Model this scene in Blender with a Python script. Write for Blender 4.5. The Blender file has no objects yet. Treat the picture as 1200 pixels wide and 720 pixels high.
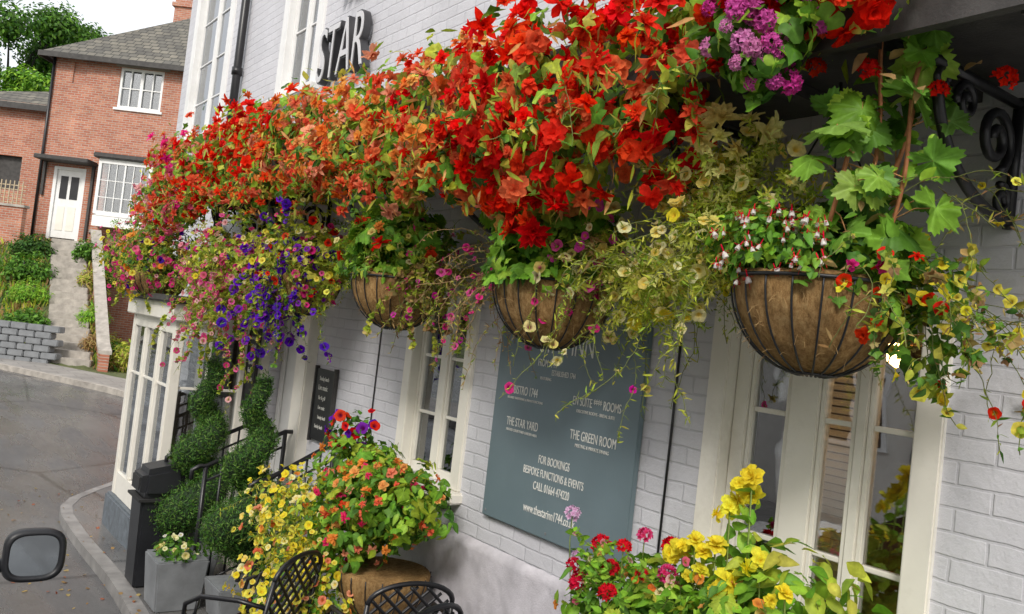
import bpy, bmesh, math, random
import numpy as np
from mathutils import Matrix, Vector
random.seed(7); rng=np.random.default_rng(7)
C=bpy.context; S=C.scene; D=bpy.data

# ------------------------------------------------------------------ materials
def nmat(name):
    m=D.materials.new(name); m.use_nodes=True; nt=m.node_tree; nt.nodes.clear()
    out=nt.nodes.new('ShaderNodeOutputMaterial'); b=nt.nodes.new('ShaderNodeBsdfPrincipled')
    nt.links.new(b.outputs[0],out.inputs[0]); return m,nt,b,out
def N(nt,t,**k):
    n=nt.nodes.new(t)
    for a,v in k.items(): setattr(n,a,v)
    return n
def L(nt,a,b): nt.links.new(a,b)
def coords(nt,scale=(1,1,1),kind='Object',rot=(0,0,0)):
    tc=N(nt,'ShaderNodeTexCoord'); mp=N(nt,'ShaderNodeMapping'); mp.inputs['Scale'].default_value=scale; mp.inputs['Rotation'].default_value=rot
    L(nt,tc.outputs[kind],mp.inputs[0]); return mp.outputs[0]
def noise(nt,vec,scale,detail=4,rough=.6):
    n=N(nt,'ShaderNodeTexNoise'); n.inputs['Scale'].default_value=scale; n.inputs['Detail'].default_value=detail; n.inputs['Roughness'].default_value=rough
    L(nt,vec,n.inputs['Vector']); return n.outputs['Fac']
def ramp(nt,fac,stops):
    r=N(nt,'ShaderNodeValToRGB'); e=r.color_ramp.elements
    while len(e)<len(stops): e.new(.5)
    for i,(p,c) in enumerate(stops): e[i].position=p; e[i].color=(*c,1)
    L(nt,fac,r.inputs[0]); return r.outputs[0]
def mixc(nt,a,b,fac,mode='MIX'):
    m=N(nt,'ShaderNodeMix',data_type='RGBA',blend_type=mode)
    for s,v in ((m.inputs[0],fac),(m.inputs[6],a),(m.inputs[7],b)):
        if hasattr(v,'is_output'): L(nt,v,s)
        elif isinstance(v,(int,float)): s.default_value=v
        else: s.default_value=(*v,1)
    return m.outputs[2]
def bump(nt,b,h,strength=.3,dist=.01,prev=None):
    n=N(nt,'ShaderNodeBump'); n.inputs['Strength'].default_value=strength; n.inputs['Distance'].default_value=dist
    L(nt,h,n.inputs['Height'])
    if prev is not None: L(nt,prev,n.inputs['Normal'])
    L(nt,n.outputs[0],b.inputs['Normal']); return n.outputs[0]
def simple(name,col,rough=.5,metal=0,var=.15,nscale=6,bmp=.15,spec=.5,grime=None):
    m,nt,b,o=nmat(name); v=coords(nt); n=noise(nt,v,nscale,6)
    c0=tuple(c*(1-var) for c in col); c1=tuple(min(1,c*(1+var)) for c in col)
    c=ramp(nt,n,[(.3,c0),(.7,c1)])
    if grime: c=mixc(nt,c,grime,ramp(nt,noise(nt,v,2.3,8,.75),[(.52,(0,0,0)),(.8,(.7,.7,.7))]))
    L(nt,c,b.inputs['Base Color']); b.inputs['Roughness'].default_value=rough; b.inputs['Metallic'].default_value=metal
    b.inputs['Specular IOR Level'].default_value=spec
    bump(nt,b,noise(nt,v,nscale*12,4),bmp,.003); return m
def swz(nt,axes,scale=1):
    tc=N(nt,'ShaderNodeTexCoord'); s=N(nt,'ShaderNodeSeparateXYZ'); c=N(nt,'ShaderNodeCombineXYZ'); L(nt,tc.outputs['Object'],s.inputs[0])
    for i,a in enumerate(axes): L(nt,s.outputs[a],c.inputs[i])
    return c.outputs[0],tc.outputs['Object']
def brick(name,axes,c1,c2,mort,bw=.225,bh=.075,ms=.008,rough=.8,painted=False,bstr=.6):
    m,nt,b,o=nmat(name); uv,ob=swz(nt,axes)
    dn=N(nt,'ShaderNodeTexNoise'); dn.inputs['Scale'].default_value=7; L(nt,ob,dn.inputs['Vector'])
    mx=N(nt,'ShaderNodeVectorMath',operation='SCALE'); mx.inputs['Scale'].default_value=.016; L(nt,dn.outputs['Color'],mx.inputs[0])
    ad=N(nt,'ShaderNodeVectorMath',operation='ADD'); L(nt,uv,ad.inputs[0]); L(nt,mx.outputs[0],ad.inputs[1])
    t=N(nt,'ShaderNodeTexBrick'); t.inputs['Scale'].default_value=1; t.inputs['Brick Width'].default_value=bw; t.inputs['Row Height'].default_value=bh
    t.inputs['Mortar Size'].default_value=ms; t.inputs['Mortar Smooth'].default_value=.6 if painted else .4; t.inputs['Bias'].default_value=-.2
    t.inputs['Color1'].default_value=(*c1,1); t.inputs['Color2'].default_value=(*c2,1); t.inputs['Mortar'].default_value=(*mort,1)
    L(nt,ad.outputs[0],t.inputs['Vector'])
    n2=noise(nt,ob,1.7,8,.7); c=mixc(nt,t.outputs['Color'],ramp(nt,n2,[(.3,(.62,.62,.62)),(.7,(1.12,1.12,1.12))]),.75 if not painted else .3,'MULTIPLY')
    if painted:
        st=noise(nt,coords(nt,(1,3,.5)),4,8,.8)
        c=mixc(nt,c,(.38,.38,.39),ramp(nt,st,[(.56,(0,0,0)),(.85,(.55,.55,.55))]))
        st2=noise(nt,ob,60,4,.8); c=mixc(nt,c,(.2,.2,.2),ramp(nt,st2,[(.68,(0,0,0)),(.74,(.5,.5,.5))]))
    L(nt,c,b.inputs['Base Color']); b.inputs['Roughness'].default_value=rough
    inv=N(nt,'ShaderNodeMath',operation='SUBTRACT'); inv.inputs[0].default_value=1; L(nt,t.outputs['Fac'],inv.inputs[1])
    p=bump(nt,b,inv.outputs[0],bstr,.007)
    p=bump(nt,b,noise(nt,ob,38,6,.7),.55,.006,p)
    bump(nt,b,noise(nt,ob,9,4,.6),.4,.012,p); return m
M={}
M['pub']=brick('painted_brick',(1,2,0),(.62,.62,.66),(.67,.67,.71),(.57,.57,.61),bw=.23,bh=.078,ms=.007,painted=True,bstr=.5,rough=.6)
M['pubside']=brick('painted_brick_side',(0,2,1),(.62,.62,.66),(.67,.67,.71),(.54,.54,.58),painted=True)
M['red']=brick('red_brick',(0,2,1),(.42,.14,.08),(.56,.25,.15),(.45,.38,.33),ms=.011)
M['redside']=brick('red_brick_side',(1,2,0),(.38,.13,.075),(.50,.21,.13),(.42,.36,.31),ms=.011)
M['cream']=simple('cream_paint',(.82,.79,.71),.35,var=.04,bmp=.08,grime=(.58,.54,.46))
M['white']=simple('white_paint',(.82,.82,.81),.4,var=.04,bmp=.08,grime=(.62,.6,.57))
M['render']=simple('rendered_wall',(.70,.68,.63),.8,var=.08,bmp=.3,grime=(.5,.48,.44))
M['black']=simple('black_iron',(.012,.012,.014),.35,var=.3,bmp=.2)
M['blackpl']=simple('black_plastic',(.014,.015,.018),.45,var=.25,bmp=.3)
M['dark']=simple('dark_wood',(.045,.042,.04),.6,var=.4,nscale=9,bmp=.5)
M['sign']=simple('sign_board',(.15,.205,.23),.42,var=.09,nscale=2,bmp=.06,grime=(.19,.24,.26))
M['text']=simple('sign_lettering',(.80,.79,.74),.5,var=.02)
M['letter']=simple('iron_lettering',(.045,.045,.05),.4,var=.2)
M['letterface']=simple('letter_face',(.62,.62,.64),.45,var=.06)
M['stone']=simple('stone',(.36,.33,.29),.8,var=.3,nscale=5,bmp=.6)
M['kerbst']=simple('kerb_stone',(.24,.23,.22),.5,var=.35,nscale=5,bmp=.6)
M['greystone']=simple('grey_painted_stone',(.12,.14,.16),.6,var=.35,nscale=14,bmp=1)
M['zinc']=simple('lead_planter',(.20,.21,.22),.5,var=.2,bmp=.3)
M['soil']=simple('soil',(.03,.02,.012),.95,var=.5,nscale=20,bmp=1)
M['chrome']=simple('mirror_glass',(.45,.48,.5),.03,1,var=.02,bmp=0)
M['car']=simple('car_paint',(.78,.78,.77),.2,var=.01,bmp=0)
M['rubber']=simple('rubber',(.02,.02,.02),.8)
M['blind']=simple('blind_slat',(.80,.80,.77),.5,var=.03)
M['room']=simple('interior_wall',(.20,.14,.09),.9,var=.3,nscale=2)
M['floor']=simple('interior_floor',(.12,.07,.04),.7)
M['wicker']=simple('wicker',(.42,.25,.10),.7,var=.4,nscale=30,bmp=1)
M['greendoor']=simple('door_paint',(.72,.72,.70),.35,var=.04)
def emi(name,col,s):
    m,nt,b,o=nmat(name); b.inputs['Emission Color'].default_value=(*col,1); b.inputs['Emission Strength'].default_value=s; b.inputs['Base Color'].default_value=(*col,1); return m
M['bulb']=emi('warm_bulb',(1,.55,.2),26)
def glassm():
    m,nt,b,o=nmat('window_glass'); nt.nodes.remove(b)
    tr=N(nt,'ShaderNodeBsdfTransparent'); tr.inputs[0].default_value=(.88,.90,.89,1)
    gl=N(nt,'ShaderNodeBsdfGlossy'); gl.inputs['Roughness'].default_value=.012; gl.inputs[0].default_value=(.95,.97,1,1)
    fr=N(nt,'ShaderNodeFresnel'); fr.inputs[0].default_value=1.7
    v=coords(nt); bp=N(nt,'ShaderNodeBump'); bp.inputs['Strength'].default_value=.06; bp.inputs['Distance'].default_value=.02; L(nt,noise(nt,v,3,2),bp.inputs['Height'])
    L(nt,bp.outputs[0],gl.inputs['Normal'])
    ad=N(nt,'ShaderNodeMath',operation='MULTIPLY_ADD'); ad.inputs[1].default_value=1.1; ad.inputs[2].default_value=.12; L(nt,fr.outputs[0],ad.inputs[0])
    mx=N(nt,'ShaderNodeMixShader'); L(nt,ad.outputs[0],mx.inputs[0]); L(nt,tr.outputs[0],mx.inputs[1]); L(nt,gl.outputs[0],mx.inputs[2]); L(nt,mx.outputs[0],o.inputs[0]); return m
M['glass']=glassm()
def attrm(name,rough,trans,nsc,spec=.4):
    m,nt,b,o=nmat(name); a=N(nt,'ShaderNodeAttribute',attribute_name='Col')
    v=coords(nt); c=mixc(nt,a.outputs['Color'],ramp(nt,noise(nt,v,nsc,4),[(.3,(.75,.75,.75)),(.7,(1.15,1.15,1.15))]),1.0,'MULTIPLY')
    L(nt,c,b.inputs['Base Color']); b.inputs['Roughness'].default_value=rough; b.inputs['Specular IOR Level'].default_value=spec
    bump(nt,b,noise(nt,v,nsc*3,3),.25,.003)
    t=N(nt,'ShaderNodeBsdfTranslucent'); L(nt,c,t.inputs[0]); mx=N(nt,'ShaderNodeMixShader'); mx.inputs[0].default_value=trans
    L(nt,b.outputs[0],mx.inputs[1]); L(nt,t.outputs[0],mx.inputs[2]); L(nt,mx.outputs[0],o.inputs[0]); return m
M['leaf']=attrm('leaf',.5,.35,40,.25); M['petal']=attrm('petal',.7,.42,60,.08); M['stem']=attrm('stem',.7,0,50)
def coirm():
    m,nt,b,o=nmat('coir_liner'); v=coords(nt,(1,1,.45)); n=noise(nt,v,55,8,.8); n2=noise(nt,v,7,5)
    c=ramp(nt,n,[(.3,(.13,.07,.028)),(.5,(.36,.22,.095)),(.72,(.58,.41,.20))]); c=mixc(nt,c,ramp(nt,n2,[(.3,(.6,.6,.6)),(.7,(1.15,1.1,1))]),.8,'MULTIPLY')
    L(nt,c,b.inputs['Base Color']); b.inputs['Roughness'].default_value=.95; b.inputs['Specular IOR Level'].default_value=.1
    bump(nt,b,n,1,.014); return m
M['coir']=coirm()
def slate():
    m,nt,b,o=nmat('roof_tiles'); uv,ob=swz(nt,(0,2,1)); t=N(nt,'ShaderNodeTexBrick')
    t.inputs['Scale'].default_value=1; t.inputs['Brick Width'].default_value=.28; t.inputs['Row Height'].default_value=.17; t.inputs['Mortar Size'].default_value=.014
    t.inputs['Color1'].default_value=(.11,.105,.10,1); t.inputs['Color2'].default_value=(.20,.185,.16,1); t.inputs['Mortar'].default_value=(.03,.03,.03,1)
    L(nt,uv,t.inputs['Vector']); c=mixc(nt,t.outputs['Color'],ramp(nt,noise(nt,ob,2,8,.7),[(.3,(.6,.6,.55)),(.7,(1.2,1.2,1.1))]),.8,'MULTIPLY')
    L(nt,c,b.inputs['Base Color']); b.inputs['Roughness'].default_value=.85; bump(nt,b,t.outputs['Fac'],-.6,.02); return m
M['slate']=slate()
def roadm(name,dk,lt,r0,r1):
    m,nt,b,o=nmat(name); v=coords(nt); n=noise(nt,v,160,3,.7); n2=noise(nt,v,.55,7,.65); n3=noise(nt,coords(nt,(2.2,.5,1)),1.1,5,.6)
    c=ramp(nt,n,[(.3,dk),(.7,lt)]); c=mixc(nt,c,ramp(nt,n2,[(.35,(.62,.63,.65)),(.65,(1.25,1.24,1.22))]),.9,'MULTIPLY')
    vo=N(nt,'ShaderNodeTexVoronoi',feature='DISTANCE_TO_EDGE'); vo.inputs['Scale'].default_value=.35; L(nt,coords(nt,(1,.6,1)),vo.inputs['Vector'])
    cr=ramp(nt,vo.outputs['Distance'],[(.004,(.5,.5,.5)),(.012,(1,1,1))]); c=mixc(nt,c,cr,1.0,'MULTIPLY')
    L(nt,c,b.inputs['Base Color']); r=ramp(nt,n3,[(.42,(r0,r0,r0)),(.6,(r1,r1,r1))]); L(nt,r,b.inputs['Roughness'])
    bump(nt,b,n,.35,.004); return m
M['road']=roadm('wet_asphalt',(.06,.06,.062),(.15,.148,.147),.14,.45); M['pave']=roadm('wet_paving',(.09,.088,.086),(.20,.195,.19),.16,.5)
def pavem():
    m,nt,b,o=nmat('far_paving'); uv,ob=swz(nt,(0,1,2)); t=N(nt,'ShaderNodeTexBrick')
    t.inputs['Scale'].default_value=1; t.inputs['Brick Width'].default_value=.6; t.inputs['Row Height'].default_value=.45; t.inputs['Mortar Size'].default_value=.006
    t.inputs['Color1'].default_value=(.27,.255,.235,1); t.inputs['Color2'].default_value=(.34,.32,.295,1); t.inputs['Mortar'].default_value=(.1,.095,.09,1)
    L(nt,uv,t.inputs['Vector']); c=mixc(nt,t.outputs['Color'],ramp(nt,noise(nt,ob,1.3,9,.75),[(.3,(.55,.55,.55)),(.7,(1.15,1.15,1.15))]),.85,'MULTIPLY')
    L(nt,c,b.inputs['Base Color']); b.inputs['Roughness'].default_value=.6; bump(nt,b,noise(nt,ob,60,5),.4,.004); return m
M['farpave']=pavem()
def grassm():
    m,nt,b,o=nmat('rough_grass'); v=coords(nt); c=ramp(nt,noise(nt,v,3,8,.75),[(.3,(.05,.075,.02)),(.55,(.12,.14,.05)),(.75,(.22,.18,.10))]); L(nt,c,b.inputs['Base Color']); b.inputs['Roughness'].default_value=.9
    bump(nt,b,noise(nt,v,25,6),.9,.06); return m
M['grass']=grassm()

# ------------------------------------------------------------------ helpers
def group(name,loc=(0,0,0),rotz=None):
    e=D.objects.new(name,None); S.collection.objects.link(e); e.location=loc; e.empty_display_size=.2
    e['loc']=list(loc); e['local']=rotz is not None
    if rotz is not None: e.rotation_euler=(0,0,rotz)
    return e
def attach(o,g):
    if g is None: return o
    o.parent=g
    if not g['local']: o.matrix_parent_inverse=Matrix.Translation(-Vector(g['loc']))
    return o
def mesh(name,v,f,mat,g=None,smooth=False,bevel=0):
    me=D.meshes.new(name); me.from_pydata([tuple(map(float,p)) for p in v],[],f)
    if bevel:
        bm=bmesh.new(); bm.from_mesh(me); bmesh.ops.bevel(bm,geom=bm.edges[:],offset=bevel,segments=2,affect='EDGES'); bm.to_mesh(me); bm.free()
    if isinstance(mat,str): mat=M[mat]
    me.materials.append(mat)
    if smooth: me.polygons.foreach_set('use_smooth',[True]*len(me.polygons))
    me.update(); o=D.objects.new(name,me); S.collection.objects.link(o); return attach(o,g)
BF=[(0,3,2,1),(4,5,6,7),(0,1,5,4),(1,2,6,5),(2,3,7,6),(3,0,4,7)]
def bv(x0,x1,y0,y1,z0,z1): return [(x0,y0,z0),(x1,y0,z0),(x1,y1,z0),(x0,y1,z0),(x0,y0,z1),(x1,y0,z1),(x1,y1,z1),(x0,y1,z1)]
def box(name,x0,x1,y0,y1,z0,z1,mat,g=None,bevel=0): return mesh(name,bv(x0,x1,y0,y1,z0,z1),BF,mat,g,bevel=bevel)
def boxes(name,lst,mat,g=None,bevel=0):
    v=[];f=[]
    for b in lst:
        k=len(v); v+=bv(*b); f+=[tuple(i+k for i in q) for q in BF]
    return mesh(name,v,f,mat,g,bevel=bevel)
def tubes(name,paths,mat,g=None,sides=6,r=.01):
    v=[];f=[]
    for p in paths:
        if isinstance(p,tuple): pts,rr=p
        else: pts,rr=p,r
        pts=[Vector(q) for q in pts]; n=len(pts); k0=len(v); prevn=None
        for i,q in enumerate(pts):
            t=(pts[min(i+1,n-1)]-pts[max(i-1,0)]).normalized()
            a=Vector((0,0,1)) if abs(t.z)<.9 else Vector((1,0,0))
            if prevn is not None: a=prevn
            x=(a-t*a.dot(t)).normalized(); y=t.cross(x); prevn=x
            ri=rr[i] if isinstance(rr,(list,np.ndarray)) else rr
            for s in range(sides):
                an=2*math.pi*s/sides; v.append(q+x*math.cos(an)*ri+y*math.sin(an)*ri)
        for i in range(n-1):
            for s in range(sides):
                a=k0+i*sides+s; b=k0+i*sides+(s+1)%sides; f.append((a,b,b+sides,a+sides))
        f.append(tuple(k0+s for s in range(sides))[::-1]); f.append(tuple(k0+(n-1)*sides+s for s in range(sides)))
    return mesh(name,v,f,mat,g,smooth=True)
def lathe(name,prof,c,mat,g=None,seg=32,jit=0):
    v=[];f=[]
    for (r,z) in prof:
        for s in range(seg):
            a=2*math.pi*s/seg; rr=r*(1+jit*math.sin(7*a+z*40)+jit*random.uniform(-1,1)); v.append((c[0]+rr*math.cos(a),c[1]+rr*math.sin(a),c[2]+z+jit*.5*math.sin(5*a+2)*r))
    for i in range(len(prof)-1):
        for s in range(seg): f.append((i*seg+s,i*seg+(s+1)%seg,(i+1)*seg+(s+1)%seg,(i+1)*seg+s))
    return mesh(name,v,f,mat,g,smooth=True)
def text(name,s,size,y,z,x,mat,g,ext=.001,align='CENTER',sx=1.0,bev=0,off=0):
    cu=D.curves.new(name,'FONT'); cu.body=s; cu.size=size; cu.extrude=ext; cu.align_x=align; cu.bevel_depth=bev; cu.offset=off
    o=D.objects.new(name,cu); S.collection.objects.link(o); cu.materials.append(M[mat])
    R=Matrix(((0,0,-1,x),(-1,0,0,y),(0,1,0,z),(0,0,0,1)))
    o.matrix_basis=R@Matrix.Diagonal((sx,1,1,1)); return attach(o,g)

# ------------------------------------------------------------------ flora engine
class T: pass
def tpl(v,f,t):
    o=T(); o.v=np.array(v,float); o.t=np.array(t,float); o.lv=np.array([i for q in f for i in q],int)
    o.lt=np.array([len(q) for q in f],int); o.nv=len(v); return o
def grid(rows,cols,fn):
    v=[];t=[];f=[]
    for i in range(rows):
        for j in range(cols):
            p,tt=fn(i/(rows-1),j/(cols-1)*2-1); v.append(p); t.append(tt)
    for i in range(rows-1):
        for j in range(cols-1): a=i*cols+j; f.append((a,a+1,a+cols+1,a+cols))
    return v,f,t
def petalgrid(ln,wd,cup,curl,pt=1.0,rows=4,cols=3,ruf=0,ph=0,blunt=0):
    def fn(s,j):
        if blunt:
            w=wd*(.25+.75*math.sin(min(1,s*1.25)*math.pi/2)); 
            if s>.72: w*=math.sqrt(max(.12,1-((s-.72)/.30)**2))
        else:
            w=wd*math.sin(math.pi*min(1,.12+s*.88)**.9)**.7 if s<1 else wd*.1
            if s==0: w=wd*.25
        rz=ruf*ln*s*(math.sin(4.2*j+ph)*abs(j)+.6*math.sin(7*s+3*j+ph*2))
        return (j*w, ln*s+ruf*ln*.5*math.sin(5*j+ph)*s, cup*abs(j)*w*1.1+curl*s*s+rz),(1-s)
    return grid(rows,cols,fn)
def comb(parts):
    V=[];F=[];Tt=[]
    for v,f,t in parts:
        k=len(V); V+=list(v); F+=[tuple(i+k for i in q) for q in f]; Tt+=list(t)
    return V,F,Tt
def xf(part,tilt,spin,off=(0,0,0),sc=1):
    v,f,t=part; R=Matrix.Rotation(spin,3,'Z')@Matrix.Rotation(tilt,3,'X'); o=Vector(off)
    return [tuple(R@(Vector(p)*sc)+o) for p in v],f,t
def begonia(rings,seed,rows=4,cols=3,w=(.34,.5),ruf=.10):
    r=random.Random(seed); ps=[]
    for n,ln,tilt,z in rings:
        for i in range(n):
            ps.append(xf(petalgrid(ln*r.uniform(.8,1.15),ln*r.uniform(*w),.35,-.2*ln,rows=rows,cols=cols,ruf=ruf,ph=r.uniform(0,6),blunt=1),math.radians(tilt+r.uniform(-16,16)),2*math.pi*(i+r.uniform(-.25,.25))/n+ln*3,(0,0,z)))
    return tpl(*comb(ps))
BEGN=[begonia([(6,1,6,0),(6,.82,34,.03),(5,.6,60,.05)],1,5,4),begonia([(5,1.1,-14,0),(6,.9,20,.03),(5,.62,55,.06)],2,5,4,(.3,.42)),begonia([(5,1.05,-4,0),(5,.85,36,.03),(4,.55,66,.05)],3,5,4)]
BEG=[begonia([(6,1,8,0),(5,.82,35,.03),(4,.6,62,.05)],4),begonia([(5,1.1,-12,0),(6,.9,22,.03),(3,.6,55,.06)],5,w=(.26,.36)),begonia([(5,1.05,0,0),(4,.8,40,.03),(3,.5,70,.05)],6)]
def pend(seed):
    r=random.Random(seed); ps=[]
    for n,ln,tilt in ((5,1.3,25),(5,1.05,48),(4,.8,68)):
        for i in range(n): ps.append(xf(petalgrid(ln*r.uniform(.85,1.15),ln*r.uniform(.2,.28),.5,-.15*ln,rows=5,cols=3,ruf=.06,ph=r.uniform(0,6)),math.radians(tilt+r.uniform(-12,12)),2*math.pi*(i+r.uniform(-.2,.2))/n+ln*3))
    return tpl(*comb(ps))
PEN=[pend(1),pend(2)]
def fan(n,rings,tr):
    v=[(0,0,rings[0][1])];t=[tr[0]];f=[]
    for k,(rf,zf) in enumerate(rings[1:]):
        for i in range(n):
            a=2*math.pi*i/n; r=rf(a) if callable(rf) else rf; z=zf(a) if callable(zf) else zf
            v.append((r*math.cos(a),r*math.sin(a),z)); t.append(tr[k+1])
    for i in range(n): f.append((0,1+i,1+(i+1)%n))
    for k in range(len(rings)-2):
        for i in range(n):
            a=1+k*n+i; b=1+k*n+(i+1)%n; f.append((a,a+n,b+n,b))
    return v,f,t
PET=[tpl(*fan(15,[(0,-.7),(.16,-.45),(.5,-.05),(lambda a:1-.12*abs(math.sin(2.5*a+.3)),lambda a:.13*math.sin(5*a+s)-.05+.1*math.sin(2*a+s))],[1,.85,.15,0])) for s in (0,1.5)]
def floret():
    return comb([xf(petalgrid(.5,.2,.1,.05,rows=3),.25,2*math.pi*i/5) for i in range(5)])
def cluster(n,flat=.7):
    ps=[]; r=random.Random(n)
    for i in range(n):
        ph=math.acos(1-flat*(i+.5)/n); a=i*2.4; d=Vector((math.sin(ph)*math.cos(a),math.sin(ph)*math.sin(a),math.cos(ph)))
        q=Vector((0,0,1)).rotation_difference(d); v,f,t=floret(); v=[tuple(q@(Vector(p)*.9)+d*r.uniform(.65,.95)) for p in v]; ps.append((v,f,t))
    return tpl(*comb(ps))
GER=[cluster(16,1.1),cluster(11,.8)]
def fuchs():
    ps=[xf(petalgrid(.9,.16,.2,-.1,rows=3),.35,2*math.pi*i/4) for i in range(4)]
    ps=[(v,f,[0]*len(t)) for v,f,t in ps]
    v,f,t=fan(8,[(0,0),(.22,.05),(.3,.4),(.34,.75)],[1,1,1,1]); ps.append((v,f,t))
    v,f,t=fan(5,[(0,-.9),(.08,-.8),(.09,0)],[0,0,0]); ps.append((v,f,t))
    v,f,t=fan(4,[(0,1.5),(.02,1.4),(.03,.7)],[0,0,0]); ps.append((v,f,t))
    return tpl(*comb(ps))
FUC=[fuchs()]
def leafo(wd,fold,curl,rows=5):
    def fn(s,j):
        w=wd*math.sin(math.pi*(s*.94+.03)**.8)
        return (j*w,s,fold*abs(j)*w-curl*s*s+.03*math.sin(7*s)),(1-abs(j))*.6
    return tpl(*grid(rows,3,fn))
LO=[leafo(.3,.45,.25),leafo(.24,.3,.4),leafo(.34,.2,.1)]
NAR=[leafo(.12,.2,.3,4),leafo(.09,.3,.1,4)]
def lobed(lobes,ser,seed,n=52,cup=.12,lob=.11):
    r=random.Random(seed); v=[(0,.0,0)];t=[.8];f=[]; ph=r.random()
    rr=[]
    for i in range(n+1):
        a=-math.pi*.95+2*math.pi*.95*i/n
        R=.56*(1+lob*math.cos(lobes*a))*(1+(ser if i%2 else -ser))*(1.2-.32*abs(a)/math.pi)*r.uniform(.94,1.06)
        rr.append((a,R))
    for k,fr in ((0,.35),(1,.7),(2,1)):
        for a,R in rr:
            q=R*fr; vein=max(0,math.cos(lobes*a))
            v.append((math.sin(a)*q,math.cos(a)*q,-.07*math.cos(lobes*a)*fr+.10*math.sin(2*a+ph*6)*fr+.05*math.sin(7*a+ph*9)*fr-cup*fr*fr)); t.append((.9 if vein>.94 else .1)*(1-.5*fr))
    m=n+1
    for i in range(n): f.append((0,1+i,2+i))
    for k in range(2):
        for i in range(n): a=1+k*m+i; f.append((a,a+m,a+m+1,a+1))
    return tpl(v,f,t)
LB=[lobed(5,.07,1),lobed(5,.085,2,cup=-.05,lob=.15),lobed(7,.07,3,cup=.25,lob=.08)]
IVY=[lobed(5,.05,5,18,lob=.2),lobed(3,.05,6,16,lob=.2)]
def sprig(n,ln,wd,seed):
    r=random.Random(seed); v=[];f=[];t=[]
    for i in range(n):
        s=(i+.5)/n; a=i*2.4; b=Vector((.03*math.sin(5*s),s,.03*math.cos(4*s))); d=Vector((math.cos(a),.55,math.sin(a))).normalized()*ln*r.uniform(.7,1.2); w=d.cross(Vector((0,1,.3))).normalized()*wd
        k=len(v); v+=[b,b+d*.5+w,b+d,b+d*.5-w]; f.append((k,k+1,k+2,k+3)); t+=[.5,0,0,0]
    k=len(v); v+=[Vector((-.006,0,0)),Vector((.006,0,0)),Vector((.004,1,0)),Vector((-.004,1,0))]; f.append((k,k+1,k+2,k+3)); t+=[1]*4
    return tpl(v,f,t)
SPR=[sprig(18,.22,.03,1),sprig(14,.28,.045,2)]

def nz(a): return a/np.maximum(np.linalg.norm(a,axis=-1,keepdims=True),1e-9)
class Bag:
    def __init__(s): s.V=[];s.LV=[];s.LT=[];s.C=[];s.n=0
    def add(s,tp,P,Nn,Tt,Sc,CA,CB):
        k=len(P)
        if k==0: return
        z=nz(Nn); y=Tt-(Tt*z).sum(-1,keepdims=True)*z; y=nz(y); x=np.cross(y,z)
        R=np.stack([x,y,z],-1); V=np.einsum('kij,nj->kni',R,tp.v)*Sc[:,None,None]+P[:,None]
        c=CA[:,None]*(1-tp.t)[None,:,None]+CB[:,None]*tp.t[None,:,None]
        s.V.append(V.reshape(-1,3)); s.C.append(c.reshape(-1,3))
        s.LV.append((tp.lv[None]+(np.arange(k)*tp.nv)[:,None]+s.n).ravel()); s.LT.append(np.tile(tp.lt,k)); s.n+=k*tp.nv
    def line(s,pts,r,col):
        pts=np.asarray(pts); n=len(pts); d=nz(np.gradient(pts,axis=0)); a=nz(np.cross(d,np.array([.3,.2,1.])+1e-3)); b=np.cross(d,a)
        V=np.concatenate([pts+r*(a*math.cos(q)+b*math.sin(q)) for q in (0,2.1,4.2)]); lv=[]
        for i in range(n-1):
            for q in range(3): q2=(q+1)%3; lv+=[q*n+i,q2*n+i,q2*n+i+1,q*n+i+1]
        s.V.append(V); s.C.append(np.tile(np.array(col),(3*n,1))); s.LV.append(np.array(lv)+s.n); s.LT.append(np.full(3*(n-1),4)); s.n+=3*n
    def build(s,name,mat,g):
        if not s.V: return
        V=np.concatenate(s.V);LV=np.concatenate(s.LV);LT=np.concatenate(s.LT);Cc=np.concatenate(s.C)
        me=D.meshes.new(name); me.vertices.add(len(V)); me.vertices.foreach_set('co',V.ravel()); me.loops.add(len(LV)); me.loops.foreach_set('vertex_index',LV)
        me.polygons.add(len(LT)); me.polygons.foreach_set('loop_start',np.concatenate([[0],np.cumsum(LT)[:-1]])); me.polygons.foreach_set('loop_total',LT)
        me.polygons.foreach_set('use_smooth',np.ones(len(LT),bool))
        at=me.attributes.new('Col','FLOAT_COLOR','POINT'); at.data.foreach_set('color',np.concatenate([np.clip(Cc,0,1),np.ones((len(Cc),1))],1).ravel())
        me.materials.append(M[mat]); me.update(calc_edges=True); me.validate()
        o=D.objects.new(name,me); S.collection.objects.link(o); return attach(o,g)
A=np.array
def pick(pal,k,j=.18):
    pal=A(pal); c=pal[rng.integers(0,len(pal),k)]; return np.clip(c*(1+rng.uniform(-j,j,(k,1)))+rng.uniform(-.01,.01,(k,3)),0.003,.95)
def sample(blobs,k,lo=.5,hi=1.08,up=.25,out=None):
    w=A([b[1][0]*b[1][1]+b[1][1]*b[1][2] for b in blobs]); w=w/w.sum(); idx=rng.choice(len(blobs),k,p=w)
    c=A([b[0] for b in blobs],float)[idx]; r=A([b[1] for b in blobs],float)[idx]
    d=nz(rng.normal(size=(k,3))); 
    if out is not None:
        o=A(out,float); fl=(d@o)<-.15; d[fl]=d[fl]-2*(d[fl]@o)[:,None]*o
    nzs=1+.16*np.sin(d[:,0]*5+c[:,1]*9)+.14*np.sin(d[:,2]*7+d[:,1]*6+c[:,1]*5)
    rad=rng.uniform(lo,hi,k)**.6*nzs
    P=c+d*r*rad[:,None]; Nn=nz(d/r*np.min(r,1,keepdims=True)+rng.normal(scale=.45,size=(k,3))+A([0,0,up])); return P,Nn,d
G_MID=[(.09,.22,.025),(.13,.28,.035),(.06,.15,.02)]
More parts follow.
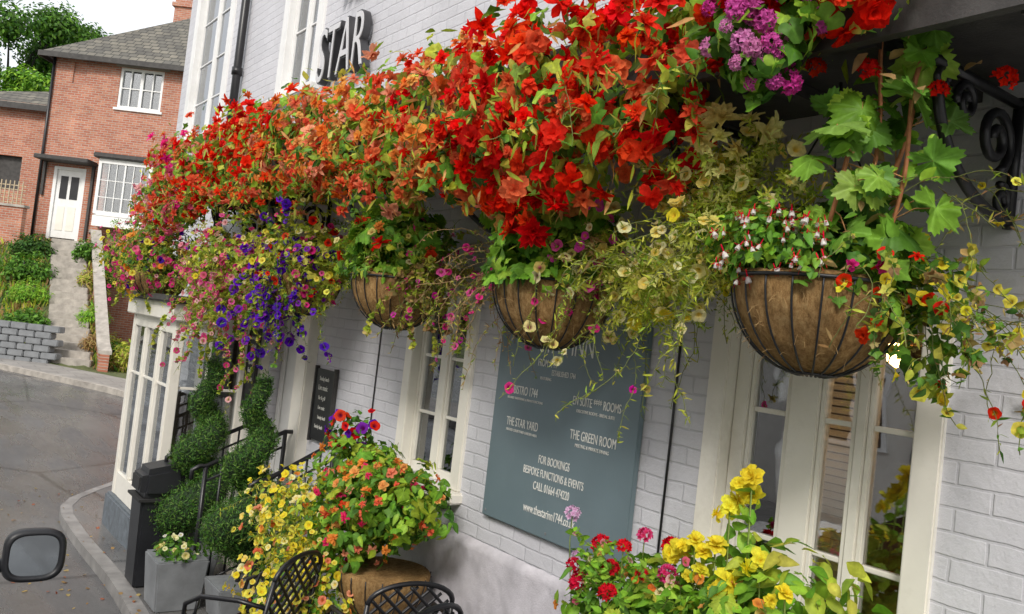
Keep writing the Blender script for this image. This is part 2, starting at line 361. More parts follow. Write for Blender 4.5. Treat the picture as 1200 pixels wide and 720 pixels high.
G_YEL=[(.34,.43,.04),(.43,.48,.05),(.23,.34,.035),(.48,.46,.07)]
G_BRT=[(.22,.44,.04),(.31,.52,.05),(.14,.33,.03)]
G_DRK=[(.04,.10,.02),(.06,.14,.025)]
DRY=[(.42,.27,.11),(.30,.17,.07),(.48,.37,.14)]
def lv_add(bag,tpls,blobs,k,size,pal,lo=.45,hi=1.08,down=.6,up=.35,cb=1.5,out=None):
    for tp in tpls:
        kk=max(1,k//len(tpls)); P,Nn,d=sample(blobs,kk,lo,hi,up,out); CA=pick(pal,kk,.3)
        Tt=d*.6+rng.normal(scale=.55,size=(kk,3))+A([0,0,-down]); bag.add(tp,P,Nn,Tt,rng.uniform(.65,1.25,kk)*size,CA,np.clip(CA*cb+A([.02,.03,0]),0,.9))
def fl_add(bag,tpls,blobs,k,size,pal,cb=None,lo=.92,hi=1.2,up=.1,out=(-.75,-.62,0),face=.5,cbm=.6,smin=.6):
    for tp in tpls:
        kk=max(1,k//len(tpls)); P,Nn,d=sample(blobs,kk,lo,hi,up,out); CA=pick(pal,kk,.15)
        Nn=nz(Nn+A(out)*face); CB=np.tile(A(cb),(kk,1)) if cb is not None else CA*cbm
        bag.add(tp,P,Nn,rng.normal(size=(kk,3)),rng.uniform(smin,1.25,kk)*size,CA,CB)
def trails(lb,fb,sb,starts,outd,n,length,leaf,lsize,lpal,fl=None,fsize=.02,fpal=None,fcb=None,fp=.1,spread=.6,grav=1.0,scol=(.16,.19,.05),dens=1.6):
    for i in range(n):
        p=A(starts[rng.integers(len(starts))],float)+rng.normal(scale=.05,size=3); v=nz(A(outd,float)+rng.normal(scale=spread,size=3)); Ln=length*rng.uniform(.4,1.3); st=.022; pts=[p.copy()]
        for q in range(int(Ln/st)):
            v=nz(v+A([0,0,-.10*grav])+rng.normal(scale=.17,size=3)); p=p+v*st; p[0]=min(p[0],2.80); pts.append(p.copy())
        pts=A(pts); sb.line(pts,.0016,scol); k=len(pts)
        if k<3: continue
        m=int(k*dens); ii=rng.integers(1,k,m); CA=pick(lpal,m,.3)
        lb.add(leaf[i%len(leaf)],pts[ii],rng.normal(size=(m,3))+A([0,0,.8]),rng.normal(size=(m,3)),rng.uniform(.5,1.2,m)*lsize,CA,CA*1.3)
        if fl is not None:
            jj=np.where(rng.random(k)<fp)[0]; m=len(jj)
            if m: fb.add(fl[i%len(fl)],pts[jj],nz(rng.normal(scale=.5,size=(m,3))+A([-.7,-.6,.1])),rng.normal(size=(m,3)),rng.uniform(.6,1.15,m)*fsize,pick(fpal,m),np.tile(A(fcb if fcb is not None else (.3,.2,.02)),(m,1)))

RED=[(.88,.014,.008),(.94,.03,.010),(.78,.008,.006),(.94,.07,.015)]
SAL=[(.95,.27,.15),(.95,.40,.24),(.94,.18,.09)]
ORG=[(.95,.34,.07),(.95,.46,.14),(.95,.22,.04)]
COR=[(.95,.13,.06),(.95,.20,.07)]
HOT=[(.88,.04,.30),(.90,.13,.42),(.75,.03,.25)]
PNK=[(.92,.32,.42),(.93,.50,.52),(.88,.16,.30)]
MAG=[(.65,.015,.36),(.75,.05,.48)]
PUR=[(.10,.012,.50),(.16,.015,.60),(.26,.03,.50)]
YEL=[(.94,.78,.05),(.95,.83,.12)]
CRM=[(.94,.83,.36),(.95,.88,.50),(.92,.74,.22)]
WHT=[(.88,.87,.84)]

# ------------------------------------------------------------------ camera
cam=D.cameras.new('camera'); co=D.objects.new('camera',cam); S.collection.objects.link(co); S.camera=co
cam.sensor_width=36; cam.lens=30; cam.clip_end=3000; cam.clip_start=.05
yaw,pit,rol=math.radians(36),math.radians(2.0),math.radians(6.5)
rt=Vector((math.cos(yaw),-math.sin(yaw),0)); fw=Vector((math.sin(yaw)*math.cos(pit),math.cos(yaw)*math.cos(pit),math.sin(pit))); up=rt.cross(fw)
cu_=up*math.cos(rol)-rt*math.sin(rol); cr=rt*math.cos(rol)+up*math.sin(rol); bk=-fw
co.matrix_world=Matrix(((cr.x,cu_.x,bk.x,0),(cr.y,cu_.y,bk.y,0),(cr.z,cu_.z,bk.z,2.1),(0,0,0,1)))

# ------------------------------------------------------------------ world and sun (bright overcast)
w=D.worlds.new('World'); S.world=w; w.use_nodes=True; nt=w.node_tree; bg=nt.nodes['Background']; sk=nt.nodes.new('ShaderNodeTexSky'); sk.sky_type='NISHITA'; sk.sun_disc=False
sk.sun_elevation=math.radians(38); sk.sun_rotation=math.radians(228); sk.air_density=1.0; sk.dust_density=6; sk.ozone_density=1
tc=N(nt,'ShaderNodeTexCoord'); cn_=noise(nt,tc.outputs['Generated'],2.2,7,.6); cl=ramp(nt,cn_,[(.3,(.78,.80,.84)),(.7,(1.0,1.0,1.0))])
sc=N(nt,'ShaderNodeVectorMath',operation='SCALE'); sc.inputs['Scale'].default_value=10.0; nt.links.new(cl,sc.inputs[0])
cloud=mixc(nt,sk.outputs[0],sc.outputs[0],.80)
nt.links.new(cloud,bg.inputs[0]); bg.inputs[1].default_value=.15
sl=D.lights.new('sun','SUN'); sl.energy=2.3; sl.angle=math.radians(12); sl.color=(1,.96,.9); so=D.objects.new('sun',sl); S.collection.objects.link(so)
az=math.radians(228); el=math.radians(38); sd=Vector((math.sin(az)*math.cos(el),math.cos(az)*math.cos(el),math.sin(el)))
so.rotation_euler=sd.to_track_quat('Z','Y').to_euler(); so.location=sd*20
S.view_settings.view_transform='Standard'; S.view_settings.look='None'; S.view_settings.exposure=0

# ------------------------------------------------------------------ terrain
def sm(a,b,x): t=min(1,max(0,(x-a)/(b-a))); return t*t*(3-2*t)
P0=(2.24,23.1); TL=(.383,-.924); NL=(.924,.383); HL=(3.56,32.0); HX=(.809,-.588); HY=(.588,.809)
def zr(y):
    if y<0: return 0
    if y<9: return -.045*y
    return -.405+.405*sm(11,20,y)
def sdist(x,y): return (x-P0[0])*NL[0]+(y-P0[1])*NL[1]
def hloc(x,y): dx,dy=x-HL[0],y-HL[1]; return dx*HX[0]+dy*HX[1], dx*HY[0]+dy*HY[1]
def hw_(X,Y): return HL[0]+HX[0]*X+HY[0]*Y, HL[1]+HX[1]*X+HY[1]*Y
def hillh(Y): return min(1,max(0,(Y+6.3)/5.6))*3.4
def Xb(Y): return 2.0+.6*max(0,-Y)
def zground(x,y):
    z=zr(y); s=sdist(x,y)
    if s>1.0 and y>14:
        X,Y=hloc(x,y); k=1-sm(0,.35,X-Xb(Y)-.02)
        if Y>.5: k=1
        z+=.1+hillh(Y)*k
    if y>60 or x<-60: z+=min(14,max(0,(y-60)*.12))
    return z
xs=np.concatenate([np.linspace(-600,-30,12),np.arange(-20,30,.4),np.linspace(31,600,14)]); ys=np.concatenate([np.linspace(-600,-20,12),np.arange(-12,60,.4),np.linspace(61,900,24)])
def sheet(name,mat,test,dz):
    idx={};v=[];f=[]
    def vi(i,j):
        if (i,j) not in idx: idx[(i,j)]=len(v); x,y=xs[i],ys[j]; v.append((x,y,(zr(y) if dz>0 else zground(x,y))+dz))
        return idx[(i,j)]
    for i in range(len(xs)-1):
        for j in range(len(ys)-1):
            if test((xs[i]+xs[i+1])/2,(ys[j]+ys[j+1])/2): f.append((vi(i,j),vi(i+1,j),vi(i+1,j+1),vi(i,j+1)))
    return mesh(name,v,f,mat,smooth=True)
sheet('ground','grass',lambda x,y:True,-.02)
sheet('road','road',lambda x,y:(-5.2<x<2.6 and y<13) or (13<=y<50 and -20<x<20 and sdist(x,y)<.6) or (-5.2<x<20 and 10.4<y<20 and sdist(x,y)<.6),.004)
def strip(name,x0,x1,y0,y1,h,mat,g=None):
    fx=(lambda q:(lambda y:q) if not callable(q) else q); a0,a1=fx(x0),fx(x1)
    yy=np.arange(y0,y1+.01,.4); v=[];f=[]
    for y in yy: z=zr(y); v+=[(a0(y),y,z-.1),(a0(y),y,z+h),(a1(y),y,z+h),(a1(y),y,z-.1)]
    for i in range(len(yy)-1):
        a=4*i
        for q in range(3): f.append((a+q,a+4+q,a+5+q,a+q+1))
    n=len(v); f+= [(0,1,2,3),(n-1,n-2,n-3,n-4)]
    return mesh(name,v,f,mat,g)
def kx(y): return 1.48+.24*sm(3.5,8,y)+1.05*sm(9.6,12.2,y)**2
pv=group('pavement',(2.2,4,0)); strip('footway',lambda y:kx(y)+.122,2.9,-10,12.0,.10,'pave',pv)
strip('kerb',kx,lambda y:kx(y)+.12,-10,12.0,.104,'kerbst',pv)
pv2=group('pavement',(-6,4,0)); strip('flagstones',-7.2,-5.14,-10,50,.10,'farpave',pv2); strip('kerb',-5.138,-5,-10,50,.105,'kerbst',pv2)
pv3=group('pavement',(P0[0],P0[1],0))
def diag(name,s0,s1,h,mat):
    v=[];f=[]; tt=np.arange(-30,9,.6)
    for t in tt:
        for s,hz in ((s0,-.1),(s0,h),(s1,h),(s1,-.1)):
            x=P0[0]+TL[0]*t+NL[0]*s; y=P0[1]+TL[1]*t+NL[1]*s; yc=P0[1]+TL[1]*t; v.append((x,y,zr(yc)+hz))
    for i in range(len(tt)-1):
        for q in range(3): a=4*i; f.append((a+q,a+q+1,a+5+q,a+4+q))
    mesh(name,v,f,mat,pv3)
diag('kerb',0,.14,.125,'stone'); diag('flagstones',.142,1.5,.12,'farpave')
dr=group('drain_cover',(1.25,8.6,zr(8.6)))
boxes('grate',[(1.08,1.42,8.35+.05*i,8.375+.05*i,zr(8.6)+.006,zr(8.6)+.02) for i in range(9)],'black',dr)
g=group('fallen_leaves',(1.6,6,0)); lb=Bag(); k=420; P=np.stack([rng.uniform(.6,2.75,k),rng.uniform(2,12,k),np.zeros(k)],1); P[:,2]=[zr(y)+(.112 if x>kx(y) else .012) for x,y in P[:,:2]]
lb.add(LO[2],P,A([0,0,1])+rng.normal(scale=.25,size=(k,3)),rng.normal(size=(k,3)),rng.uniform(.015,.05,k),pick(DRY+[(.5,.05,.03),(.5,.35,.08)],k),pick(DRY,k)); lb.build('leaves','leaf',g)

# ------------------------------------------------------------------ pub building
WX=2.85
pub=group('pub_building',(WX,4,0))
def wallholes(name,x,th,ya,yb,za,zb,holes,mat,g):
    Y=sorted({ya,yb,*[h[0] for h in holes],*[h[1] for h in holes]}); Z=sorted({za,zb,*[h[2] for h in holes],*[h[3] for h in holes]})
    v=[];f=[];ix={}
    def vi(p):
        if p not in ix: ix[p]=len(v); v.append(p)
        return ix[p]
    for i in range(len(Y)-1):
        for j in range(len(Z)-1):
            cy=(Y[i]+Y[i+1])/2; cz=(Z[j]+Z[j+1])/2
            if any(h[0]<cy<h[1] and h[2]<cz<h[3] for h in holes): continue
            f.append((vi((x,Y[i],Z[j])),vi((x,Y[i],Z[j+1])),vi((x,Y[i+1],Z[j+1])),vi((x,Y[i+1],Z[j]))))
            f.append((vi((x+th,Y[i],Z[j])),vi((x+th,Y[i+1],Z[j])),vi((x+th,Y[i+1],Z[j+1])),vi((x+th,Y[i],Z[j+1]))))
    for h in holes:
        q=[(h[0],h[2]),(h[1],h[2]),(h[1],h[3]),(h[0],h[3])]
        for a in range(4):
            p,r=q[a],q[(a+1)%4]; f.append((vi((x,*p)),vi((x,*r)),vi((x+th,*r)),vi((x+th,*p))))
    return mesh(name,v,f,mat,g)
W1=(1.49,2.36,1.02,2.36); W2=(4.30,4.98,1.15,2.36); DR=(6.75,7.55,-.1,2.2); BAY=(7.95,9.5,.3,2.0)
U1=(7.35,8.15,4.15,6.1); U2=(10.1,11.5,4.1,6.2); U3=(2.6,3.5,4.6,6.4); U4=(-1.4,-.4,1.02,2.4)
wallholes('front_wall',WX,.3,-4,12,-.8,7.4,[W1,W2,DR,BAY,U1,U2,U3,U4],'pub',pub)
box('gable_wall',WX+.002,9.5,11.7,12-.002,-.8,7.4,'pubside',pub); box('near_gable_wall',WX+.3,9.5,-4,-3.7,-.8,7.4,'pubside',pub); box('rear_wall',9.5,9.8,-4,12,-.8,7.4,'pub',pub)
mesh('roof',[(2.5,-4.2,7.35),(2.5,12.2,7.35),(6.3,12.2,10.2),(6.3,-4.2,10.2),(10.1,-4.2,7.35),(10.1,12.2,7.35)],[(0,3,2,1),(3,4,5,2),(0,1,5,4)],'slate',pub)
box('floor',WX+.3,9.5,-3.7,11.7,-.2,-.1,'floor',pub); box('ceiling',WX+.3,9.5,-3.7,11.7,2.75,2.9,'room',pub); box('partition',5.3,5.4,-3.7,11.7,-.1,2.75,'room',pub)
boxes('bar_furniture',[(4.9,5.2,-1+.9*i,-.5+.9*i,-.1,.9+.3*(i%3)) for i in range(12)],'wicker',pub,bevel=.02)
def plinth():
    ny,nzz=420,56; v=[];f=[]; ya,yb,za,zb=-4,6.3,-.7,.93
    for i in range(ny+1):
        for j in range(nzz+1):
            y=ya+(yb-ya)*i/ny; z=za+(zb-za)*j/nzz
            d=.012*math.sin(y*9.1+math.sin(z*7)*2)*math.sin(z*11+math.sin(y*5)*2)+.006*random.uniform(-1,1)+.008*math.sin(y*23+z*17)
            v.append((WX-.035-d*.6+(.033 if j==nzz else 0),y,z))
    for i in range(ny):
        for j in range(nzz): a=i*(nzz+1)+j; f.append((a,a+1,a+nzz+2,a+nzz+1))
    mesh('rough_plinth',v,f,simple('rough_render',(.56,.54,.58),.75,var=.14,nscale=9,bmp=.9,grime=(.36,.34,.35)),pub,smooth=True)
plinth()
def window(nm,h,lights,bars,g,x=WX,mat='cream',blind=None,surround=.07,curtain=False):
    y0,y1,z0,z1=h; fx=x+.04; fr=[]; gl=[]
    s=surround
    fr+=[(x-.022,x+.06,y0-s,y0+.03,z0,z1+s),(x-.022,x+.06,y1-.03,y1+s,z0,z1+s),(x-.020,x+.06,y0+.031,y1-.031,z1-.03,z1+s-.002)]
    sill=(x-.085,x+.10,y0-s-.03,y1+s+.03,z0-.07,z0-.001)
    boxes(nm+'_architrave',fr,mat,g,bevel=.006); box(nm+'_sill',*sill,mat,g,bevel=.012)
    st=[];thin=[]
    ed=[y0+.032]
    for a,b in lights: ed+= [a,b]
    ed.append(y1-.032)
    for i in range(0,len(ed),2):
        if ed[i+1]-ed[i]>.002: st.append((fx,fx+.07,ed[i],ed[i+1],z0+.001,z1-.032))
    for a,b in lights:
        st+=[(fx+.012,fx+.06,a+.001,b-.001,z0+.001,z0+.07),(fx+.012,fx+.06,a+.001,b-.001,z1-.09,z1-.033)]
        st+=[(fx+.010,fx+.058,a+.001,a+.022,z0+.071,z1-.091),(fx+.010,fx+.058,b-.022,b-.001,z0+.071,z1-.091)]
        for z in bars: thin.append((fx+.016,fx+.048,a+.023,b-.023,z-.010,z+.010))
        gl.append((fx+.03,fx+.034,a+.018,b-.018,z0+.06,z1-.08))
    boxes(nm+'_frame',st,mat,g,bevel=.004); boxes(nm+'_glazing_bars',thin,mat,g,bevel=.003); boxes(nm+'_glass',gl,'glass',g)
    if curtain:
        for (a,b) in ((y0+.03,y0+.03+(y1-y0)*.25),(y1-.03-(y1-y0)*.25,y1-.03)):
            n=24; v=[];f=[]
            for i in range(n+1): yy=a+(b-a)*i/n; xx=x+.22+.02*math.sin(i*1.7); v+=[(xx,yy,z0+.05),(xx,yy,z1-.05)]
            for i in range(n): f.append((2*i,2*i+2,2*i+3,2*i+1))
            mesh(nm+'_curtain',v,f,'blind',g,smooth=True)
    if blind:
        for a,b in blind:
            z=z1-.1; v=[];f=[]
            while z>z0+.1:
                k=fx+.12; n=len(v); v+=[(k,a,z-.011),(k+.03,a,z+.011),(k+.03,b,z+.011),(k,b,z-.011)]; f.append((n,n+1,n+2,n+3)); z-=.030
            mesh(nm+'_venetian_blind',v,f,'blind',g)
window('window_near',W1,[(1.53,1.73),(1.77,1.93),(2.06,2.26)],[1.42,1.92],pub,blind=[(1.76,2.0)])
window('window_middle',W2,[(4.34,4.60),(4.68,4.93)],[1.55,1.92],pub,blind=[(4.34,4.60)])
window('window_off',U4,[(-1.35,-.95),(-.88,-.44)],[1.92],pub)
window('upper_window',U1,[(7.40,7.72),(7.78,8.10)],[4.8,5.45],pub,mat='white',surround=.12,curtain=True)
window('upper_window_far',U2,[(10.15,10.76),(10.84,11.45)],[4.6,5.1,5.65],pub,mat='white',surround=.14,curtain=True)
window('upper_window_near',U3,[(2.65,3.0),(3.1,3.45)],[5.2,5.8],pub,mat='white',surround=.12,curtain=True)
il=group('pendant_lamp',(3.3,1.87,2.3)); lathe('shade',[(.03,.12),(.06,.1),(.10,0),(.09,-.002)],(3.3,1.87,2.25),'wicker',il); lathe('bulb',[(.001,.06),(.035,.035),(.045,0),(.035,-.035),(.001,-.06)],(3.3,1.87,2.21),'bulb',il,16); tubes('flex',[[(3.3,1.87,2.35),(3.3,1.87,2.75)]],'black',il,r=.004)
il2=group('wicker_lantern',(3.4,1.72,1.8)); tubes('cane_ribs',[[(3.36+r*math.cos(a),1.66+r*math.sin(a),z) for r,z in ((.03,2.05),(.08,1.97),(.10,1.84),(.08,1.70),(.03,1.64))] for a in np.linspace(0,6.28,17)[:-1]],'wicker',il2,4,.004)
lathe('bulb',[(.001,.05),(.03,.03),(.035,0),(.03,-.03),(.001,-.04)],(3.36,1.66,1.85),'bulb',il2,16); tubes('flex',[[(3.36,1.66,2.05),(3.36,1.66,2.75)]],'black',il2,r=.004)
pl=D.lights.new('lamp_light','POINT'); pl.energy=6; pl.color=(1,.62,.3); pl.shadow_soft_size=.05; po=D.objects.new('lamp_light',pl); S.collection.objects.link(po); po.location=(3.7,1.6,2.1); attach(po,il)
boxes('door_pilasters',[(WX-.09,WX+.05,6.52,6.74,-.25,2.3),(WX-.09,WX+.05,7.56,7.78,-.25,2.3),(WX-.12,WX+.05,6.49,6.77,-.27,-.02),(WX-.12,WX+.05,7.53,7.80,-.27,-.02)],'cream',pub,bevel=.01)
box('door_entablature',WX-.14,WX+.05,6.46,7.81,2.302,2.52,'cream',pub,bevel=.015)
boxes('door_leaf',[(WX+.12,WX+.17,6.76,7.54,-.09,2.19)]+[(WX+.10,WX+.118,6.76+a,6.76+b,c,d) for a,b in ((.01,.1),(.34,.43),(.68,.77)) for c,d in ((-.08,2.18),)],'greendoor',pub,bevel=.006)
st=group('stone_steps',(2.6,7.1,-.2)); box('step_lower',2.25,WX-.13,6.7,7.6,-.4,-.13,'stone',st,bevel=.015); box('step_upper',2.5,WX-.125,6.75,7.55,-.128,.0,'stone',st,bevel=.015)
# bay shopfront
bx0,bx1,by0,by1=2.1,WX-.002,7.95,9.6
by=group('bay_window',(2.3,8.7,0))
box('plinth',bx0-.05,bx1,by0-.05,by1+.05,-.6,.02,'greystone',by,bevel=.02)
pc=[(bx0,bx0+.09,by0,by0+.09,.022,1.9),(bx0,bx0+.09,by1-.09,by1,.022,1.9),(bx1-.12,bx1,by0,by0+.09,.022,1.9),(bx0,bx0+.08,8.45,8.53,.262,1.78),(bx0,bx0+.08,9.0,9.08,.262,1.78)]
pc+=[(bx0+.005,bx0+.085,by0+.091,by1-.091,.022,.26),(bx0+.005,bx0+.085,by0+.091,by1-.091,1.782,1.9),(bx0+.091,bx1-.121,by0+.005,by0+.085,.022,.26),(bx0+.091,bx1-.121,by0+.005,by0+.085,1.782,1.9)]
boxes('frame',pc,'cream',by,bevel=.006)
tb=[]
for a,b in ((8.042,8.448),(8.532,8.998),(9.082,9.508)):
    for z in (1.3,): tb.append((bx0+.02,bx0+.055,a,b,z-.012,z+.012))
for z in (1.3,): tb.append((bx0+.092,bx1-.122,by0+.02,by0+.055,z-.012,z+.012))
tb.append((2.42,2.45,by0+.018,by0+.057,.262,1.78))
boxes('glazing_bars',tb,'cream',by,bevel=.003)
boxes('glass',[(bx0+.035,bx0+.039,by0+.08,by1-.08,.25,1.79),(bx0+.08,bx1-.11,by0+.035,by0+.039,.25,1.79)],'glass',by)
box('fascia',bx0-.06,bx1,by0-.06,by1+.06,1.902,2.06,'cream',by,bevel=.01); box('lead_roof',bx0-.12,bx1,by0-.12,by1+.12,2.062,2.13,'dark',by,bevel=.015)
box('back_panel',bx0+.3,bx0+.32,by0+.2,by1-.15,.1,1.2,'room',by)
bl=group('storm_lantern',(2.3,8.7,.5))
for yy in (8.7,9.25,8.25): lathe('body',[(.07,0),(.07,.03),(.05,.05),(.06,.26),(.04,.3),(.02,.34)],(2.27,yy,.3),'wicker',bl,16)
def board(y,z,w_,h_,x=WX-.03,lines=6):
    g=group('chalkboard_sign',(x,y,z)); box('panel',x,x+.02,y-w_/2,y+w_/2,z-h_/2,z+h_/2,'blackpl',g)
    boxes('frame',[(x-.01,x+.022,y-w_/2-.02,y-w_/2-.001,z-h_/2-.02,z+h_/2+.02),(x-.01,x+.022,y+w_/2+.001,y+w_/2+.02,z-h_/2-.02,z+h_/2+.02)],'dark',g)
    for i in range(lines): text('chalk_line',random.choice(['Pizza menu','Open daily','Sunday lunch','Real ales','Live music','Bar & grill']),random.uniform(.035,.06),y+random.uniform(-.02,.02),z+h_/2-.09-i*.075,x-.002,'text',g,sx=.7)
board(6.25,1.4,.34,.56); board(7.67,1.55,.22,.7,WX-.125)
dp=group('downpipe',(2.8,9.4,5)); tubes('pipe',[[(2.78,9.4,2.2),(2.78,9.4,7.3)]],'black',dp,12,.045); tubes('collars',[[(2.78,9.4,z),(2.78,9.4,z+.08)] for z in (3.4,4.6,5.8)],'black',dp,12,.058)
cb=group('wall_cable',(2.84,2.62,2)); tubes('cable',[[(2.842,2.62,.9),(2.842,2.615,1.8),(2.842,2.62,3.1)],[(2.842,5.45,-.2),(2.842,5.45,3.1)]],'black',cb,6,.006)
lt=group('pub_name_lettering',(2.8,6.6,4.3))
for nm_,tx,sz,zz in (('star','STAR',.68,4.08),('the','THE',.46,4.80)):
    text('letters_'+nm_,tx,sz,6.6,zz,WX-.06,'letter',lt,ext=.03,sx=.58,off=.008); text('letter_faces_'+nm_,tx,sz,6.6,zz,WX-.096,'letterface',lt,ext=.004,sx=.58,off=-.006)
tubes('fixing_pins',[[(WX-.05,6.2+.2*i,4.2),(WX,6.2+.2*i,4.2)] for i in range(5)],'black',lt,6,.008)
sg=group('pub_sign',(2.8,3.36,1.65)); box('board',WX-.035,WX-.004,2.79,3.94,1.095,2.22,'sign',sg,bevel=.004)
boxes('screw_heads',[(WX-.038,WX-.0352,y,y+.012,z,z+.012) for y in (2.82,3.36,3.90) for z in (1.12,2.17)],'zinc',sg)
X=WX-.037
for s_,sz,y,z in (('STAR INN',.17,3.36,2.04),('FROM 1744',.055,3.50,1.965),('ESTABLISHED 1744',.040,3.36,1.925),('FEATURING',.022,3.50,1.895),('BISTRO 1744',.066,3.66,1.795),('RELAXED TRADITIONAL & PRIVATE FUNCTIONS',.018,3.66,1.765),('EN SUITE **** ROOMS',.062,3.09,1.80),('EXECUTIVE ROOMS - BRIDAL SUITE',.022,3.09,1.765),
   ('THE STAR YARD',.066,3.66,1.62),('HEATED COURTYARD GARDEN AREA',.020,3.66,1.59),('THE GREEN ROOM',.068,3.09,1.63),('MEETING & PRIVATE DINING',.024,3.09,1.595),('FOR BOOKINGS',.060,3.36,1.465),('BESPOKE FUNCTIONS & EVENTS',.058,3.36,1.395),('CALL 01664 474220',.060,3.36,1.325),('www.thestarinn1744.co.uk',.066,3.36,1.20)):
    text('lettering',s_,sz,y,z,X,'text',sg,sx=.58 if sz>.03 else .8)
cn=group('timber_canopy',(2.5,4,3.1)); box('deck',2.16,WX-.003,.4,9.0,3.10,3.15,'dark',cn); box('fascia',2.12,2.157,.4,9.0,3.04,3.19,'dark',cn)
boxes('soffit_battens',[(2.2,WX-.01,.5+.45*i,.56+.45*i,3.05,3.098) for i in range(19)],'dark',cn)
def spiral(cx,cz,r0,turns,a0,y,dirn=1,n=34):
    return [(cx+r0*(1-.82*t)*math.cos(a0+dirn*2*math.pi*turns*t),y,cz+r0*(1-.82*t)*math.sin(a0+dirn*2*math.pi*turns*t)) for t in np.linspace(0,1,n)]
def bracket(y):
    g=group('iron_bracket',(2.6,y,2.9)); p=[]
    p.append(([(WX-.014,y,2.62),(WX-.014,y,3.04)],.018)); p.append(([(WX-.01,y,3.02),(2.30,y,3.02)],.017))
    arc=[(WX-.02-.5*math.sin(t),y,3.0-.36*math.cos(t)) for t in np.linspace(0,1.45,16)]; p.append((arc,.017))
    p.append((spiral(2.70,2.88,.105,1.7,-1.2,y),.016)); p.append((spiral(2.50,2.945,.06,1.5,3.4,y,-1),.013)); p.append((spiral(2.77,2.70,.05,1.4,2.0,y,-1),.013)); p.append((spiral(2.35,2.975,.035,1.3,0,y),.011))
    p.append(([(2.36,y,3.0),(2.38,y,2.97),(2.40,y,2.95),(2.41,y,2.97)],.007))
    tubes('scrollwork',p,'black',g,8); return g
for y in (1.28,2.3,3.9,5.2,6.6,8.1): bracket(y)

# ------------------------------------------------------------------ hanging baskets
def basket_shell(c,r=.27,hang=3.02):
    g=group('hanging_basket',c); cx,cy,cz=c
    prof=[(.001,-r*1.08)]+[(r*math.sin(a),-r*1.08*math.cos(a)) for a in np.linspace(.12,1.5,18)]+[(r*1.02,.01),(r*.96,.02),(r*.9,-.02),(.001,-.03)]
    lathe('coir_liner',prof,c,'coir',g,72,.010); R=r*1.03; ps=[]
    for i in range(20):
        a=2*math.pi*i/20; ps.append(([(cx+R*math.sin(t)*math.cos(a),cy+R*math.sin(t)*math.sin(a),cz-R*1.08*math.cos(t)) for t in np.linspace(.15,1.57,12)],.0034))
    for t,rr in ((1.57,.006),(.28,.005)):
        ps.append(([(cx+R*1.01*math.sin(t)*math.cos(a),cy+R*1.01*math.sin(t)*math.sin(a),cz-R*1.08*math.cos(t)) for a in np.linspace(0,2*math.pi,33)],rr))
    for i in range(3):
        a=2*math.pi*i/3+.5; ps.append(([(cx+R*math.cos(a),cy+R*math.sin(a),cz),(cx,cy,hang-.05)],.0035))
    ps.append(([(cx,cy,hang-.06),(cx,cy,hang+.02)],.006)); tubes('wire_frame_and_chains',ps,'blackpl',g,6)
    sb=Bag()
    for i in range(110):
        a=random.uniform(0,6.28); t=random.uniform(.5,1.5); p=A([cx+r*1.01*math.sin(t)*math.cos(a),cy+r*1.01*math.sin(t)*math.sin(a),cz-r*1.08*math.cos(t)]); d=nz(rng.normal(size=3)+A([math.cos(a),math.sin(a),0])*1.1); sb.line(np.stack([p,p+d*.02,p+d*.035+A([0,0,-.012])]),.0007,(.4,.26,.11))
    sb.build('coir_fibres','stem',g)
    return g
TW=(-.72,-.69,0)
def rimcover(lb,c,pal,k=260,size=.05,r=.28):
    P=[];Nn=[]
    for i in range(k):
        a=random.uniform(0,6.28); q=abs(random.gauss(0,.045)); P.append((c[0]+(r+random.uniform(-.03,.05))*math.cos(a),c[1]+(r+random.uniform(-.03,.05))*math.sin(a),c[2]+.06-q*(1 if math.sin(3*a+c[1])>-.3 else .3))); Nn.append((math.cos(a),math.sin(a),random.uniform(0,1)))
    P=A(P);Nn=A(Nn)+rng.normal(scale=.35,size=(k,3)); CA=pick(pal,k,.3); h=k//2
    lb.add(LO[0],P[:h],Nn[:h],rng.normal(scale=.5,size=(h,3))+A([0,0,-1]),rng.uniform(.6,1.2,h)*size,CA[:h],CA[:h]*1.4); lb.add(IVY[0],P[h:],Nn[h:],rng.normal(scale=.5,size=(k-h,3))+A([0,0,-1]),rng.uniform(.6,1.2,k-h)*size,CA[h:],CA[h:]*1.4)
def finish(g,lb,fb,sb): lb.build('foliage','leaf',g); fb.build('blossoms','petal',g); sb.build('stems','stem',g)
c=(2.4,1.64,2.38); g=basket_shell(c); lb,fb,sb=Bag(),Bag(),Bag()
core=[(A(c)+A([0,0,.08]),(.27,.27,.15))]
lv_add(lb,IVY,core,700,.05,G_MID,lo=.2); rimcover(lb,c,G_MID+G_BRT,180,.042)
lv_add(lb,LO,core,900,.045,G_DRK+G_MID,lo=.5)
left=[((2.3,2.0,2.5),(.14,.22,.17)),((2.28,2.22,2.38),(.13,.22,.13)),((2.3,1.85,2.68),(.12,.18,.16)),((2.3,2.38,2.30),(.1,.14,.09)),((2.3,2.08,2.74),(.1,.18,.1))]
lv_add(lb,SPR,left,680,.12,G_YEL+[(.58,.60,.18)],lo=.3,down=.2)
fl_add(fb,PET,left,120,.028,CRM+CRM+YEL[:1],cb=(.88,.60,.06),lo=.95,hi=1.35); fl_add(fb,PEN,[((2.22,1.92,2.86),(.1,.14,.06))],14,.045,[(.95,.80,.30),(.95,.85,.35)],cbm=1)
right=[((2.42,1.36,2.38),(.15,.1,.16)),((2.45,1.30,2.2),(.1,.08,.16))]
lv_add(lb,IVY+LO[:1],right,170,.04,G_MID+G_YEL,lo=.3); fl_add(fb,PET,right,12,.026,YEL,cb=(.6,.35,.02))
starts=[(2.3,2.05,2.42),(2.25,1.9,2.42),(2.3,2.25,2.35)]
